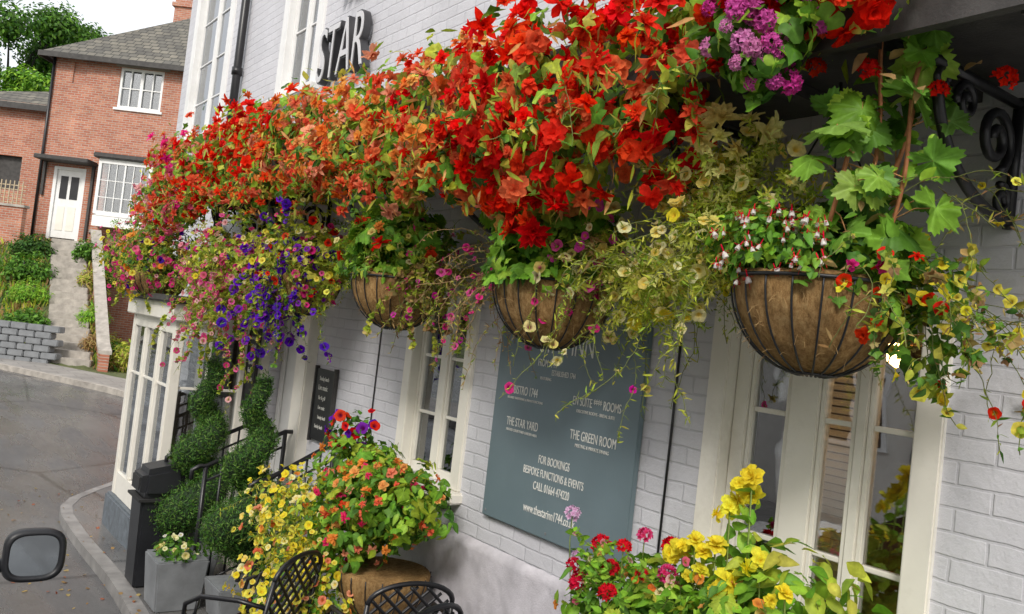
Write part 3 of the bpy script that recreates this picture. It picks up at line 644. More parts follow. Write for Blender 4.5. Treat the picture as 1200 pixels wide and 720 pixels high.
trails(lb,fb,sb,starts,(-.3,.4,.2),44,.48,NAR,.034,G_YEL,PET,.026,CRM,(.8,.5,.04),.05)
trails(lb,fb,sb,[(2.3,2.25,2.7),(2.3,2.0,2.8)],(-.2,.4,.6),18,.3,NAR,.036,G_YEL,PET,.026,CRM,(.8,.5,.04),.05,grav=.4)
trails(lb,fb,sb,[(2.25,1.42,2.4),(2.4,1.32,2.4),(2.45,1.3,2.3)],(-.2,-.5,.2),22,.52,[IVY[0],LO[0],NAR[0]],.034,G_MID+G_YEL+DRY,PET,.022,YEL+RED[:1],(.5,.2,.01),.06,dens=1.2)
trails(lb,fb,sb,[(2.4,1.4,2.45),(2.4,1.3,2.6),(2.5,1.2,2.3)],(0,-.5,.4),26,.46,NAR,.028,G_YEL+DRY,PET,.02,YEL,(.5,.3,.01),.045,grav=.7,dens=1)
fz=[((2.2,1.72,2.5),(.13,.2,.1))]
lv_add(lb,LO,fz,600,.035,G_MID+G_BRT,lo=.3); kk=70; P,Nn,d=sample(fz,kk,.9,1.25,0,TW); P[:,2]-=.03; fb.add(FUC[0],P,np.tile(A([-.15,-.15,-1.]),(kk,1))+rng.normal(scale=.25,size=(kk,3)),rng.normal(size=(kk,3)),rng.uniform(.7,1.2,kk)*.025,pick([(.85,.01,.05)],kk),pick(WHT,kk,.03))
fl_add(fb,BEG,[((2.28,1.36,2.34),(.1,.1,.12))],6,.026,HOT+RED)
stalk=[]
for i,(dx,dy,h) in enumerate(((-.05,-.02,.75),(.0,-.10,.62),(-.08,.04,.5),(.04,-.06,.7))):
    p=[A([2.31+dx,1.50+dy,2.4])+A([.03*math.sin(s*5+i),-.10*s+.02*math.cos(6*s),h*s]) for s in np.linspace(0,1,12)]; sb.line(p,.008,(.50,.20,.09)); stalk+=p[1:]
stalk=A(stalk); m=50; ii=rng.integers(0,len(stalk),m); dd=nz(rng.normal(size=(m,3))*A([1,1,.5])+A([-.3,-.15,.1])); P=stalk[ii]+dd*rng.uniform(.04,.14,(m,1)); CA=pick(G_BRT+G_MID[:2]+[(.34,.50,.08),(.20,.36,.05)],m,.25)
for q in range(m): sb.line(np.stack([stalk[ii[q]],(stalk[ii[q]]+P[q])/2+A([0,0,.015]),P[q]]),.0024,(.48,.24,.09))
for q,tp in enumerate(LB): sel=np.arange(m)%3==q; lb.add(tp,P[sel],nz(dd[sel]*.5+A([-.45,-.5,.45])+rng.normal(scale=.55,size=(sel.sum(),3))),dd[sel]+rng.normal(scale=.4,size=(sel.sum(),3))+A([0,0,-.5]),rng.uniform(.06,.145,sel.sum()),CA[sel],np.clip(CA[sel]*1.6+.06,0,.85))
P=stalk[rng.integers(0,len(stalk),80)]+rng.normal(scale=.05,size=(80,3)); CA=pick(G_BRT+DRY[:1],80,.3); lb.add(LO[0],P,rng.normal(size=(80,3))+A([-.4,-.4,.5]),rng.normal(size=(80,3)),rng.uniform(.03,.07,80),CA,CA*1.4)
fb.add(GER[1],A([[2.2,1.42,2.98],[2.3,1.26,2.92],[2.38,1.12,2.95],[2.2,1.6,3.02]]),A([[-.4,-.5,.4]]*4),rng.normal(size=(4,3)),A([.035,.03,.035,.035]),pick(RED,4),pick(RED,4))
finish(g,lb,fb,sb)
c=(2.4,3.0,2.36); g=basket_shell(c); lb,fb,sb=Bag(),Bag(),Bag()
core=[(A(c)+A([-.02,0,.19]),(.27,.32,.2)),((2.32,3.1,2.72),(.2,.26,.16))]
lv_add(lb,LB,core,220,.10,G_BRT+[(.38,.54,.07)],lo=.7,cb=1.4); lv_add(lb,LO,core,700,.06,G_MID+G_BRT,lo=.2); rimcover(lb,c,G_BRT+G_MID,110,.055)
P=A([(c[0]+.29*math.cos(a),c[1]+.29*math.sin(a),c[2]+.04-.03*random.random()) for a in np.linspace(2.6,4.4,7)]); k=7; CA=pick(G_BRT,k,.2); lb.add(LB[0],P,P-A(c)+A([0,0,.25]),np.tile(A([0,0,-1.]),(k,1))+rng.normal(scale=.3,size=(k,3)),rng.uniform(.07,.12,k),CA,CA*1.5)
fl_add(fb,BEGN,[((2.25,3.1,2.78),(.2,.36,.16))],80,.047,ORG+SAL,cbm=.9); fl_add(fb,PEN,[((2.16,2.86,2.60),(.10,.12,.12))],14,.05,RED)
lv_add(lb,SPR+NAR,[((2.35,2.66,2.46),(.12,.12,.14))],220,.07,G_YEL+DRY,lo=.3)
fl_add(fb,PET,[((2.3,2.66,2.54),(.12,.14,.16))],22,.026,CRM+MAG,cb=(.6,.3,.02))
trails(lb,fb,sb,[(2.35,3.25,2.4),(2.4,3.4,2.45)],(-.2,.5,.0),46,.5,NAR,.03,DRY+G_YEL,PET,.020,HOT,(.3,.01,.08),.05,scol=(.34,.22,.10))
trails(lb,fb,sb,[(2.35,2.68,2.4)],(-.1,-.3,.1),18,.55,NAR,.030,G_YEL,PET,.028,MAG+HOT+CRM,(.3,.01,.1),.06)
finish(g,lb,fb,sb)
def mixed(c,greens,fls,n=1100,r=(.36,.46,.3),dz=.12,big=0,tr=None,core_tpl=None):
    g=basket_shell(c); lb,fb,sb=Bag(),Bag(),Bag()
    bl=[(A(c)+A([-.03,0,dz]),r),(A(c)+A([-.08,.25,dz-.1]),(r[0]*.7,r[1]*.7,r[2]*.8)),(A(c)+A([-.05,-.22,dz-.06]),(r[0]*.6,r[1]*.6,r[2]*.7))]
    lv_add(lb,core_tpl or (LO+IVY),bl,n,.045,greens,lo=.25); lv_add(lb,SPR,bl,n//4,.11,greens,lo=.6,hi=1.25); rimcover(lb,c,greens,140,.05)
    if big: lv_add(lb,LB,bl[:1],big,.11,G_BRT,lo=.8)
    for tp,k,sz,pal,cb in fls: fl_add(fb,tp,bl,k,sz,pal,cb=cb,hi=1.3)
    if tr:
        for off,od,k,ln,lp,ft,fs,fp_,fc,pr in tr: trails(lb,fb,sb,[tuple(A(c)+A(off))],od,k,ln,NAR+[IVY[1]],.034,lp,ft,fs,fp_,fc,pr,spread=.8)
    finish(g,lb,fb,sb); return g
mixed((2.42,4.5,2.36),G_BRT+G_MID+G_YEL,[(PET,24,.024,HOT+CRM,(.3,.1,.02)),(BEG,12,.05,RED+ORG,None)],n=800,r=(.28,.36,.2),dz=.24,big=90,
  tr=[((0,-.35,.1),(-.2,-.6,.0),56,.5,DRY+G_YEL,PET,.02,MAG+HOT,(.3,.01,.05),.06),((0,.3,.1),(-.2,.5,.1),14,.4,G_YEL,PET,.022,YEL,(.5,.3,.02),.1)])
mixed((2.38,5.85,2.38),G_YEL,[(PET,60,.028,RED+PUR,(.1,.01,.02)),(PET,60,.024,YEL+CRM,(.6,.4,.02)),(PET,40,.026,HOT,(.2,.01,.05))],n=1400,r=(.36,.5,.34),
  tr=[((-.15,-.1,.0),(-.5,-.1,.0),46,.6,G_YEL+G_MID,PET,.034,PUR,(.03,.0,.15),.24),((-.1,.3,0),(-.4,.3,0),30,.6,G_YEL,PET,.024,HOT,(.3,.02,.08),.14)])
mixed((2.36,7.2,2.42),G_YEL,[(PET,200,.026,HOT+PNK,(.5,.1,.1)),(PET,60,.026,YEL+CRM,(.5,.3,.02)),(PET,20,.028,PUR,(.03,0,.1))],n=1600,r=(.42,.6,.38),dz=.04,
  tr=[((-.15,-.3,-.15),(-.5,-.2,-.1),60,.8,G_YEL,PET,.026,HOT+PNK,(.5,.3,.1),.18),((-.15,.3,-.1),(-.4,.3,-.1),30,.6,G_YEL,PET,.026,HOT,(.4,.1,.1),.18)])
mixed((2.1,8.75,2.36),G_YEL+G_MID,[(PET,130,.03,HOT+PNK,(.5,.1,.1)),(PET,80,.03,YEL+ORG,(.5,.3,.02)),(PET,24,.03,PUR,(.03,0,.1))],n=1400,r=(.36,.55,.32),dz=.16,
  tr=[((-.2,.1,0),(-.4,.3,0),24,.4,G_YEL,PET,.026,HOT+YEL,(.4,.1,.1),.2)])
mixed((2.1,9.7,2.45),G_MID+G_YEL,[(PET,100,.03,HOT+YEL,(.5,.1,.1))],n=900,r=(.3,.4,.28),dz=.12)

# ------------------------------------------------------------------ begonia troughs on the canopy
def trough(y0,y1,palfn,dens,zc,rz,xc=2.2,big=.055,near=False):
    g=group('begonia_trough',(xc,(y0+y1)/2,3.2)); box('planter_box',2.2,2.5,y0+.02,y1-.02,3.155,3.36,'dark',g)
    lb,fb,sb=Bag(),Bag(),Bag(); y=y0+.1
    while y<y1:
        z=zc(y) if callable(zc) else zc; bl=[((xc+random.uniform(-.05,.05),y,z+random.uniform(-.06,.06)),(.26,.24,rz))]
        if random.random()<.7: bl.append(((xc-.12,y+random.uniform(-.1,.1),z-rz*.55),(.18,.18,rz*.6)))
        lv_add(lb,LO+IVY,bl,150,.06,G_MID+G_BRT+G_YEL,lo=.2); lv_add(lb,NAR,bl,70,.08,G_YEL+[(.65,.33,.12)],lo=.8,hi=1.25)
        p=palfn(y); T_=(BEGN if near else BEG)
        fl_add(fb,T_,bl,int(dens*.8),big,p,lo=.72,hi=1.18,cbm=.88,smin=.45); fl_add(fb,PEN,bl,int(dens*.4),big*.9,p,lo=.8,hi=1.25,cbm=.9,up=-.4,smin=.5)
        y+=.22
    trails(lb,fb,sb,[(xc-.2,q,3.0) for q in np.arange(y0,y1,.15)],(-.5,-.2,-.1),int((y1-y0)*10),.35,NAR+[LO[0]],.05,G_MID+G_YEL,PEN,.036,palfn((y0+y1)/2),(.7,.06,.02),.12)
    lb.build('foliage','leaf',g); fb.build('blossoms','petal',g); sb.build('stems','stem',g); return g
trough(1.30,2.15,lambda y:RED+COR[:1],22,3.34,.27,xc=2.16,big=.053,near=True)
trough(2.15,3.3,lambda y:RED+RED+COR,44,3.12,.40,xc=2.12,big=.053,near=True)
trough(3.3,4.5,lambda y:(RED[:2]+COR+ORG+ORG[:1]) if y<3.7 else (SAL+ORG+COR+RED[:1]),42,3.14,.38,xc=2.18,big=.049,near=True)
trough(4.5,5.7,lambda y:SAL+ORG+COR,36,3.25,.35,xc=2.22,big=.048)
trough(5.7,6.4,lambda y:SAL+ORG+RED,36,3.27,.35,xc=2.22,big=.048)
trough(6.4,7.7,lambda y:RED+RED+COR,36,3.32,.38,xc=2.2,big=.05)
trough(7.7,9.3,lambda y:COR+SAL+PNK+RED[:2]+HOT[:1],38,3.20,.42,xc=2.14,big=.048)
gp=group('pink_geranium',(2.1,1.7,3.3)); lb,fb,sb=Bag(),Bag(),Bag(); bl=[((2.0,1.66,3.10),(.15,.17,.18)),((1.98,1.6,2.98),(.09,.10,.09))]
lv_add(lb,IVY,bl,260,.06,G_BRT+G_MID,lo=.3); fl_add(fb,GER,bl,38,.032,[(.92,.14,.58),(.93,.32,.66),(.85,.07,.45)],cbm=.7); lb.build('foliage','leaf',gp); fb.build('blossoms','petal',gp)

# ------------------------------------------------------------------ window-box in the foreground
g=group('window_box',(2.6,1.95,1.1)); box('trough',2.42,2.76,1.2,2.75,.72,.94,'dark',g,bevel=.01); boxes('support_brackets',[(2.7,2.82,1.4,1.44,.5,.715),(2.7,2.82,2.5,2.54,.5,.715)],'black',g)
box('soil',2.44,2.74,1.22,2.73,.941,.95,'soil',g)
lb,fb,sb=Bag(),Bag(),Bag()
bl=[((2.5,1.45,1.14),(.24,.24,.18)),((2.5,1.8,1.17),(.24,.26,.22)),((2.52,2.2,1.12),(.24,.26,.18)),((2.55,2.55,1.05),(.2,.22,.16))]
lv_add(lb,LB,bl,130,.09,G_BRT+G_YEL,lo=.75,up=.8,down=.2); lv_add(lb,LO,bl,1200,.06,G_MID+G_BRT,lo=.2); lv_add(lb,IVY,bl,340,.055,G_BRT,lo=.7,up=.6); lv_add(lb,LO,[((2.5,1.72,1.42),(.12,.3,.12))],110,.08,G_BRT+G_YEL,lo=.4)
for (x,y,z) in ((2.45,1.86,1.66),(2.42,1.92,1.60),(2.4,1.76,1.46),(2.4,1.95,1.46),(2.42,2.06,1.45),(2.38,1.85,1.36),(2.35,1.62,1.40),(2.4,1.30,1.31),(2.36,1.40,1.22),(2.4,2.0,1.36),(2.45,2.14,1.40),(2.42,1.84,1.72)):
    sb.line([A([x+.03,y,1.1]),A([x+.02,y,(z+1.1)/2]),A([x,y,z])],.004,(.25,.34,.08)); k=2
    tt=random.choice(BEGN[:2]); fb.add(tt,A([[x,y,z],[x-.02,y+.035,z-.03]]),A([[-.5,-.5,.5],[-.6,-.4,.1]])+rng.normal(scale=.4,size=(2,3)),rng.normal(size=(2,3)),A([.048,.036])*random.uniform(.7,1.1),pick([(.95,.86,.07),(.95,.80,.05)],2),pick([(.94,.68,.03)],2))
    CA=pick(G_BRT,5); lb.add(LO[0],A([[x+.02,y,z-.06-.05*q] for q in range(5)]),rng.normal(size=(5,3))+A([-.3,-.3,.6]),rng.normal(size=(5,3))+A([-.2,0,.2]),rng.uniform(.05,.09,5),CA,CA*1.4)
P=A([(2.5,2.62,1.28),(2.45,2.5,1.22),(2.45,2.72,1.17),(2.5,2.38,1.38),(2.42,2.3,1.26),(2.48,2.22,1.38),(2.5,1.18,1.2),(2.46,2.45,1.32),(2.4,2.62,1.13),(2.4,2.15,1.3),(2.35,2.4,1.16)]); k=len(P)
sz=rng.uniform(.024,.044,k); fb.add(GER[0],P,np.tile(A([-.4,-.4,.8]),(k,1))+rng.normal(scale=.3,size=(k,3)),rng.normal(size=(k,3)),sz,pick([(.90,.02,.08),(.92,.12,.38),(.90,.012,.02)],k),pick([(.6,.01,.04)],k))
fb.add(GER[1],A([[2.5,2.82,1.36],[2.5,2.76,1.20]]),A([[-.4,-.4,.8]]*2),rng.normal(size=(2,3)),A([.038,.026]),pick([(.90,.65,.84)],2),pick([(.8,.4,.7)],2))
for p in list(P)+[A([2.5,2.82,1.36])]: sb.line([A(p)+A([.03,0,-.3]),A(p)+A([.01,.01,-.12]),A(p)],.003,(.25,.34,.08))
fl_add(fb,PET,bl,50,.022,PNK+ORG+CRM,cb=(.6,.2,.05),up=.6)
trails(lb,fb,sb,[(2.4,2.1,1.2),(2.4,1.6,1.2),(2.4,2.5,1.15)],(-.2,0,1),34,.25,[LO[0]],.04,G_BRT,PET,.020,ORG+CRM+PNK,(.5,.2,.02),.08,grav=.3)
finish(g,lb,fb,sb)

# ------------------------------------------------------------------ floor planters by the wall
g=group('coir_planter',(2.5,4.5,.4)); zg=zr(4.6)+.1
lathe('stone_pedestal',[(.001,0),(.24,0),(.24,.05),(.18,.09),(.15,.2),(.17,.32),(.27,.42),(.29,.46),(.26,.47),(.001,.47)],(2.5,4.4,zg),'zinc',g,32)
prof=[(.001,.0)]+[(.27*math.sin(a),.30*(1-math.cos(a))) for a in np.linspace(.2,1.5,10)]+[(.26,.30),(.001,.28)]
lathe('coir_liner',prof,(2.5,4.4,zg+.48),'coir',g,48,.01); tubes('wire_frame',[[(2.5+.275*math.sin(t)*math.cos(a),4.4+.275*math.sin(t)*math.sin(a),zg+.48+.30*(1-math.cos(t))) for t in np.linspace(.15,1.55,9)] for a in np.linspace(0,6.283,19)[:-1]],'blackpl',g,5,.0035)
lb,fb,sb=Bag(),Bag(),Bag()
bl=[((2.45,4.45,1.05),(.32,.36,.24)),((2.42,4.15,1.12),(.24,.30,.20)),((2.45,4.75,1.18),(.24,.32,.20)),((2.35,4.6,.85),(.22,.3,.2))]
lv_add(lb,LO+IVY,bl,2000,.055,G_BRT+G_MID+G_YEL[:1],lo=.2); lv_add(lb,LB,bl,110,.085,G_BRT+G_YEL[:1],lo=.85)
fl_add(fb,BEG,bl,110,.030,ORG+SAL+[(.90,.05,.18)],up=.4,cbm=.9); fl_add(fb,PET,[((2.4,4.85,1.42),(.12,.16,.12))],26,.036,PUR+RED,cb=(.1,0,.05)); lv_add(lb,LO,[((2.4,4.85,1.38),(.12,.16,.14))],180,.05,G_MID)
trails(lb,fb,sb,[(2.4,4.2,1.2),(2.4,4.6,1.2)],(-.3,0,.8),26,.28,[LO[0],NAR[0]],.045,G_BRT+G_YEL,BEG,.022,ORG+RED,(.8,.2,.05),.08,grav=.5)
b2=[((2.3,5.0,.78),(.34,.38,.32)),((2.12,4.75,.5),(.30,.34,.30)),((2.3,5.35,.82),(.25,.3,.25)),((2.0,4.55,.25),(.26,.3,.25)),((2.25,4.55,.45),(.25,.25,.25))]
lv_add(lb,NAR+LO,b2,3400,.042,G_YEL+G_MID,lo=.2); fl_add(fb,PET,b2,480,.025,YEL+YEL+CRM,cb=(.9,.6,.04),up=.3); fl_add(fb,PET,b2,80,.026,ORG+SAL,cb=(.5,.1,.02),up=.3)
trails(lb,fb,sb,[(2.2,5.0,.7),(2.1,4.7,.7),(2.3,5.3,.9)],(-.5,-.1,.3),44,.4,NAR,.035,G_YEL,PET,.024,YEL,(.7,.4,.03),.16)
finish(g,lb,fb,sb); lathe('terracotta_pot',[(.001,0),(.15,0),(.19,.3),(.22,.31),(.22,.36),(.19,.36),(.001,.33)],(2.25,5.05,zr(5)+.1),'zinc',g,28)

# ------------------------------------------------------------------ spiral topiaries
def topiary(x,y,zb,H,R,a0):
    zf=zr(y)+.1; g=group('spiral_topiary',(x,y,zf))
    s=.19; v=[(x-s*.8,y-s*.8,zf),(x+s*.8,y-s*.8,zf),(x+s*.8,y+s*.8,zf),(x-s*.8,y+s*.8,zf),(x-s,y-s,zb-.02),(x+s,y-s,zb-.02),(x+s,y+s,zb-.02),(x-s,y+s,zb-.02)]
    mesh('square_planter',v,BF,'zinc',g,bevel=.01); tubes('trunk',[([(x,y,zb-.05),(x+.01,y,zb+H*.5),(x,y,zb+H*.95)],[.018,.014,.008])],M['dark'],g,8)
    lb=Bag(); turns=3.0; core=[]; n=110
    for t in np.linspace(0,1,n):
        a=a0+2*math.pi*turns*t; rh=R*.50*(1-.88*t); core.append((x+rh*math.cos(a),y+rh*math.sin(a),zb+.14+(H-.16)*(t**.92)))
    rr=[R*.64*(1-.76*t)*(.7 if t<.02 else 1)+.010 for t in np.linspace(0,1,n)]
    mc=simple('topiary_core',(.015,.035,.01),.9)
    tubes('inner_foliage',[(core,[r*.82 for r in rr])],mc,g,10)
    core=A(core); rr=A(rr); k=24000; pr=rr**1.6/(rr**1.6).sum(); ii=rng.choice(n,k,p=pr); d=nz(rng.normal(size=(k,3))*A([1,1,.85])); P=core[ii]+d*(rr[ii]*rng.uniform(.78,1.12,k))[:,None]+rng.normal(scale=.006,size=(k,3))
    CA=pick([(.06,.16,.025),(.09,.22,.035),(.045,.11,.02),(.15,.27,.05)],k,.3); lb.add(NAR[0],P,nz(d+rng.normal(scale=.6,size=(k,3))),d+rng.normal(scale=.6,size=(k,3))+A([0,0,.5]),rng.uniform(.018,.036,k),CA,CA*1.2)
    lb.build('foliage','leaf',g)
topiary(2.3,6.2,.10,1.50,.29,0); topiary(2.2,7.1,.10,1.55,.29,1.5)
g=group('square_planter',(1.95,6.55,-.2)); zf=zr(6.6)+.1; x,y,s=1.97,6.62,.19
mesh('tub',[(x-s*.85,y-s*.85,zf),(x+s*.85,y-s*.85,zf),(x+s*.85,y+s*.85,zf),(x-s*.85,y+s*.85,zf),(x-s,y-s,zf+.38),(x+s,y-s,zf+.38),(x+s,y+s,zf+.38),(x-s,y+s,zf+.38)],BF,'zinc',g,bevel=.012)
lb,fb,sb=Bag(),Bag(),Bag(); bl=[((x,y,zf+.42),(.18,.18,.1))]; lv_add(lb,LO,bl,300,.045,G_MID); fl_add(fb,PET,bl,26,.025,WHT+CRM,cb=(.6,.5,.1),up=.6); finish(g,lb,fb,sb)
g=group('litter_bin',(1.93,7.3,-.2)); x,y=1.96,7.30; zf=zr(7.3)+.1; s=.17
mesh('body',[(x-s*.88,y-s*.88,zf),(x+s*.88,y-s*.88,zf),(x+s*.88,y+s*.88,zf),(x-s*.88,y+s*.88,zf),(x-s,y-s,zf+.72),(x+s,y-s,zf+.72),(x+s,y+s,zf+.72),(x-s,y+s,zf+.72)],BF,'blackpl',g,bevel=.02)
q=s+.02; mesh('lid',[(x-q,y-q,zf+.722),(x+q,y-q,zf+.722),(x+q,y+q,zf+.722),(x-q,y+q,zf+.722),(x-q*.9,y-q*.9,zf+.94),(x+q*.7,y-q*.9,zf+1.0),(x+q*.7,y+q*.9,zf+1.0),(x-q*.9,y+q*.9,zf+.94)],BF,'blackpl',g,bevel=.045)
boxes('aperture_and_band',[(x-q-.002,x-q+.02,y-.11,y+.11,zf+.78,zf+.88),(x-q-.006,x+q+.006,y-q-.006,y+q+.006,zf+.70,zf+.72)],'rubber',g)
def rail(y,xa,xb):
    g=group('handrail',((xa+xb)/2,y,.3)); z0=zr(y)+.1; p=[]
    z1=z0+1.05; z2=z1+.28
    p.append(([(xa-.10,y,z1-.10),(xa-.10,y,z1-.03),(xa-.05,y,z1),(xa,y,z1),(xb,y,z2),(xb+.08,y,z2)],.018)); p.append(([(xa,y,z0+.12),(xb,y,z0+.38)],.010)); p.append(([(xa,y,z1-.12),(xb,y,z2-.12)],.010))
    for t in np.linspace(0,1,6):
        x=xa+(xb-xa)*t; r=.018 if t in (0,1) else .009; p.append(([(x,y,z0 if t in(0,1) else z0+.12+.26*t),(x,y,z1+(z2-z1)*t-.005)],r))
    tubes('rails',p,'black',g,8)
rail(7.35,2.1,2.7); rail(6.62,2.1,2.7); rail(5.9,2.3,2.8)
# ------------------------------------------------------------------ chairs
def chair(x,y,rot,arms=True,W=.50):
    z=zr(y)+.1; g=group('garden_chair',(x,y,z),rot); h=W/2; p=[]
    for sx in (-1,1):
        p.append(([(sx*h,-.22,0),(sx*(h-.02),-.2,.25),(sx*(h-.02),-.2,.44)],.012)); p.append(([(sx*h,.26,0),(sx*(h-.02),.2,.25),(sx*(h-.02),.2,.45),(sx*(h-.03),.27,.82)],.013))
        if arms: p.append(([(sx*(h-.02),.24,.68),(sx*(h+.02),.1,.70),(sx*(h+.03),-.12,.68),(sx*(h+.02),-.22,.62),(sx*(h+.01),-.23,.56),(sx*(h-.0),-.19,.54),(sx*(h-.0),-.17,.57)],.013)); p.append(([(sx*(h-.02),-.2,.44),(sx*(h+.02),-.14,.67)],.009))
    top=[(-h+.03,.27,.82)]+[(-(h-.03)*math.cos(t),.27+.02*math.sin(t),.82+.10*math.sin(t)) for t in np.linspace(.1,math.pi-.1,14)]+[(h-.03,.27,.82)]; p.append((top,.014))
    p.append(([(-h+.03,.215,.52),(h-.03,.215,.52)],.010))
    p.append(([(-h,-.2,.44),(h,-.2,.44),(h,.2,.44),(-h,.2,.44),(-h,-.2,.44)],.012))
    for k in np.arange(-.60,.62,.085):
        for sg_ in (-1,1):
            pts=[]
            for t in np.linspace(0,1,22):
                xx=k+sg_*(t-.5)*.42; zz=.52+t*.40; lim=.82+.10*math.sqrt(max(0,1-(xx/(h-.03))**2)) if abs(xx)<h-.03 else 0
                if abs(xx)<h-.03 and zz<lim: pts.append((xx,.215+.055*(zz-.52)/.3+.004*sg_,zz))
            if len(pts)>1: p.append((pts,.0085))
    for k in np.arange(-.19,.20,.055): p.append(([(-h,k,.447),(h,k,.447)],.008))
    for k in np.arange(-h+.05,h,.055): p.append(([(k,-.2,.441),(k,.2,.441)],.008))
    tubes('lattice_frame',p,'black',g,6)
chair(1.78,4.55,math.radians(215)); chair(2.28,3.9,math.radians(170)); chair(2.02,3.5,math.radians(200)); chair(2.35,3.15,math.radians(180))
tg=group('bistro_table',(2.0,4.0,0)); zt=zr(4.0)+.1
tubes('pedestal',[([(1.7,3.9,zt),(1.7,3.9,zt+.40)],.02)]+[([(1.7,3.9,zt+.1),(1.7+.2*math.cos(a),3.9+.2*math.sin(a),zt+.01)],.014) for a in (0,2.1,4.2)],'black',tg,8); lathe('top',[(.001,0),(.26,0),(.27,.012),(.26,.025),(.001,.025)],(1.7,3.9,zt+.40),'black',tg,36)

# ------------------------------------------------------------------ parked car (mostly out of frame, mirror in frame)
cg=group('parked_car',(-.5,2.8,0)); 
def carbody():
    zb=zr(2.8); xc=-.50
    prof=[(.55,.5,.30,.85),(.62,.78,.30,1.0),(1.0,.86,.24,1.02),(2.0,.88,.24,1.0),(3.2,.88,.24,.98),(3.9,.87,.24,.97),(4.5,.84,.26,.88),(4.9,.74,.28,.78),(5.05,.5,.35,.65)]
    v=[];f=[]; n=10
    for y,hw,z0,z1 in prof:
        for q in [(-1,.0),(-1.0,.55),(-.97,.8),(-.88,1.0),(-.4,1.03),(.4,1.03),(.88,1.0),(.97,.8),(1.0,.55),(1,.0)]: v.append((xc+hw*q[0],y,zb+z0+(z1-z0)*q[1]))
    for i in range(len(prof)-1):
        for q in range(n): f.append((i*n+q,i*n+(q+1)%n,(i+1)*n+(q+1)%n,(i+1)*n+q))
    f.append(tuple(range(n))); f.append(tuple((len(prof)-1)*n+q for q in range(n))[::-1]); mesh('body',v,f,'car',cg,smooth=False)
    gl=[(.75,.72,1.0),(1.15,.64,1.38),(2.0,.62,1.44),(2.9,.61,1.40),(3.75,.70,.98)]; v=[];f=[]
    for y,hw,z in gl:
        v+=[(xc-.76,y,zb+.97),(xc-hw,y,zb+z),(xc+hw,y,zb+z),(xc+.76,y,zb+.97)]
    for i in range(4):
        for q in range(3): a=4*i; f.append((a+q,a+q+1,a+5+q,a+4+q))
    mesh('greenhouse',v,f,'blackpl',cg)
    v=[(xc-.60,1.15,zb+1.392),(xc+.60,1.15,zb+1.392),(xc+.58,2.0,zb+1.455),(xc-.58,2.0,zb+1.455),(xc+.57,2.9,zb+1.415),(xc-.57,2.9,zb+1.415)]; mesh('roof_panel',v,[(0,1,2,3),(3,2,4,5)],'car',cg)
    for yy in (1.35,4.1):
        for sx in (-1,1):
            pts=[(xc+sx*.70,yy,zb+.31),(xc+sx*.885,yy,zb+.31)]; tubes('wheel',[(pts,.31)],'rubber',cg,28); tubes('hub',[([(xc+sx*.88,yy,zb+.31),(xc+sx*.892,yy,zb+.31)],.2)],'chrome',cg,20)
carbody()
mx,my,mz=.545,3.58,1.09
def rsq(y,sx,sz,off=0,e=.6): return [(mx+off+sx*math.copysign(abs(math.cos(a))**e,math.cos(a)),y,mz+sz*math.copysign(abs(math.sin(a))**e,math.sin(a))) for a in np.linspace(0,2*math.pi,41)[:-1]]
v=[];f=[];lay=[rsq(my+.006,.080,.074),rsq(my-.014,.084,.078),rsq(my-.016,.092,.085),rsq(my-.012,.100,.093),rsq(my,.106,.099),rsq(my+.05,.10,.092),rsq(my+.09,.075,.07),rsq(my+.11,.03,.03)]
for l_ in lay: v+=l_
for i in range(7):
    for q in range(40): f.append((i*40+q,i*40+(q+1)%40,(i+1)*40+(q+1)%40,(i+1)*40+q))
f.append(tuple(7*40+q for q in range(40))); mesh('mirror_housing',v,f,'blackpl',cg,smooth=True)
mesh('mirror_face',rsq(my-.001,.082,.076),[tuple(range(40))[::-1]],'chrome',cg)
tubes('mirror_arm',[([(.33,3.62,1.0),(.40,3.62,1.03),(.48,3.63,1.06)],.025)],'blackpl',cg,10)

# ------------------------------------------------------------------ brick house
hs=group('brick_house',(HL[0],HL[1],0),-yaw)
def hwall(x0,x1,z0,z1,holes,y=0):
    Xs=sorted({x0,x1,*[h[0] for h in holes],*[h[1] for h in holes]}); Z=sorted({z0,z1,*[h[2] for h in holes],*[h[3] for h in holes]}); v=[];f=[]
    for i in range(len(Xs)-1):
        for j in range(len(Z)-1):
            cx=(Xs[i]+Xs[i+1])/2; cz=(Z[j]+Z[j+1])/2
            if any(h[0]<cx<h[1] and h[2]<cz<h[3] for h in holes): continue
            n=len(v); v+=[(Xs[i],y,Z[j]),(Xs[i+1],y,Z[j]),(Xs[i+1],y,Z[j+1]),(Xs[i],y,Z[j+1])]; f.append((n,n+1,n+2,n+3))
    for h in holes:
        q=[(h[0],h[2]),(h[1],h[2]),(h[1],h[3]),(h[0],h[3])]
        for a in range(4): p,r=q[a],q[(a+1)%4]; n=len(v); v+=[(p[0],y,p[1]),(r[0],y,r[1]),(r[0],y+.12,r[1]),(p[0],y+.12,p[1])]; f.append((n,n+1,n+2,n+3))
    return v,f
hd=(.45,1.5,3.6,6.0); hw1=(2.2,3.65,8.15,9.5); hw2=(2.2,3.75,4.6,6.4)
ZE=9.75
v,f=hwall(0,10,-1,ZE,[hd,hw1,hw2,(.65,1.08,8.8,9.5)]); mesh('front_wall',v,f,'red',hs)
box('body_core',.12,9.9,.25,7,-1,ZE-.02,'dark',hs); mesh('side_wall_left',[(0,0,-1),(0,7,-1),(0,7,ZE),(0,0,ZE)],[(0,1,2,3)],'redside',hs); mesh('side_wall_right',[(10,0,-1),(10,7,-1),(10,7,ZE),(10,0,ZE)],[(0,3,2,1)],'redside',hs)
mesh('bricked_window',[(.65,.06,8.8),(1.08,.06,8.8),(1.08,.06,9.5),(.65,.06,9.5)],[(0,1,2,3)],'red',hs)
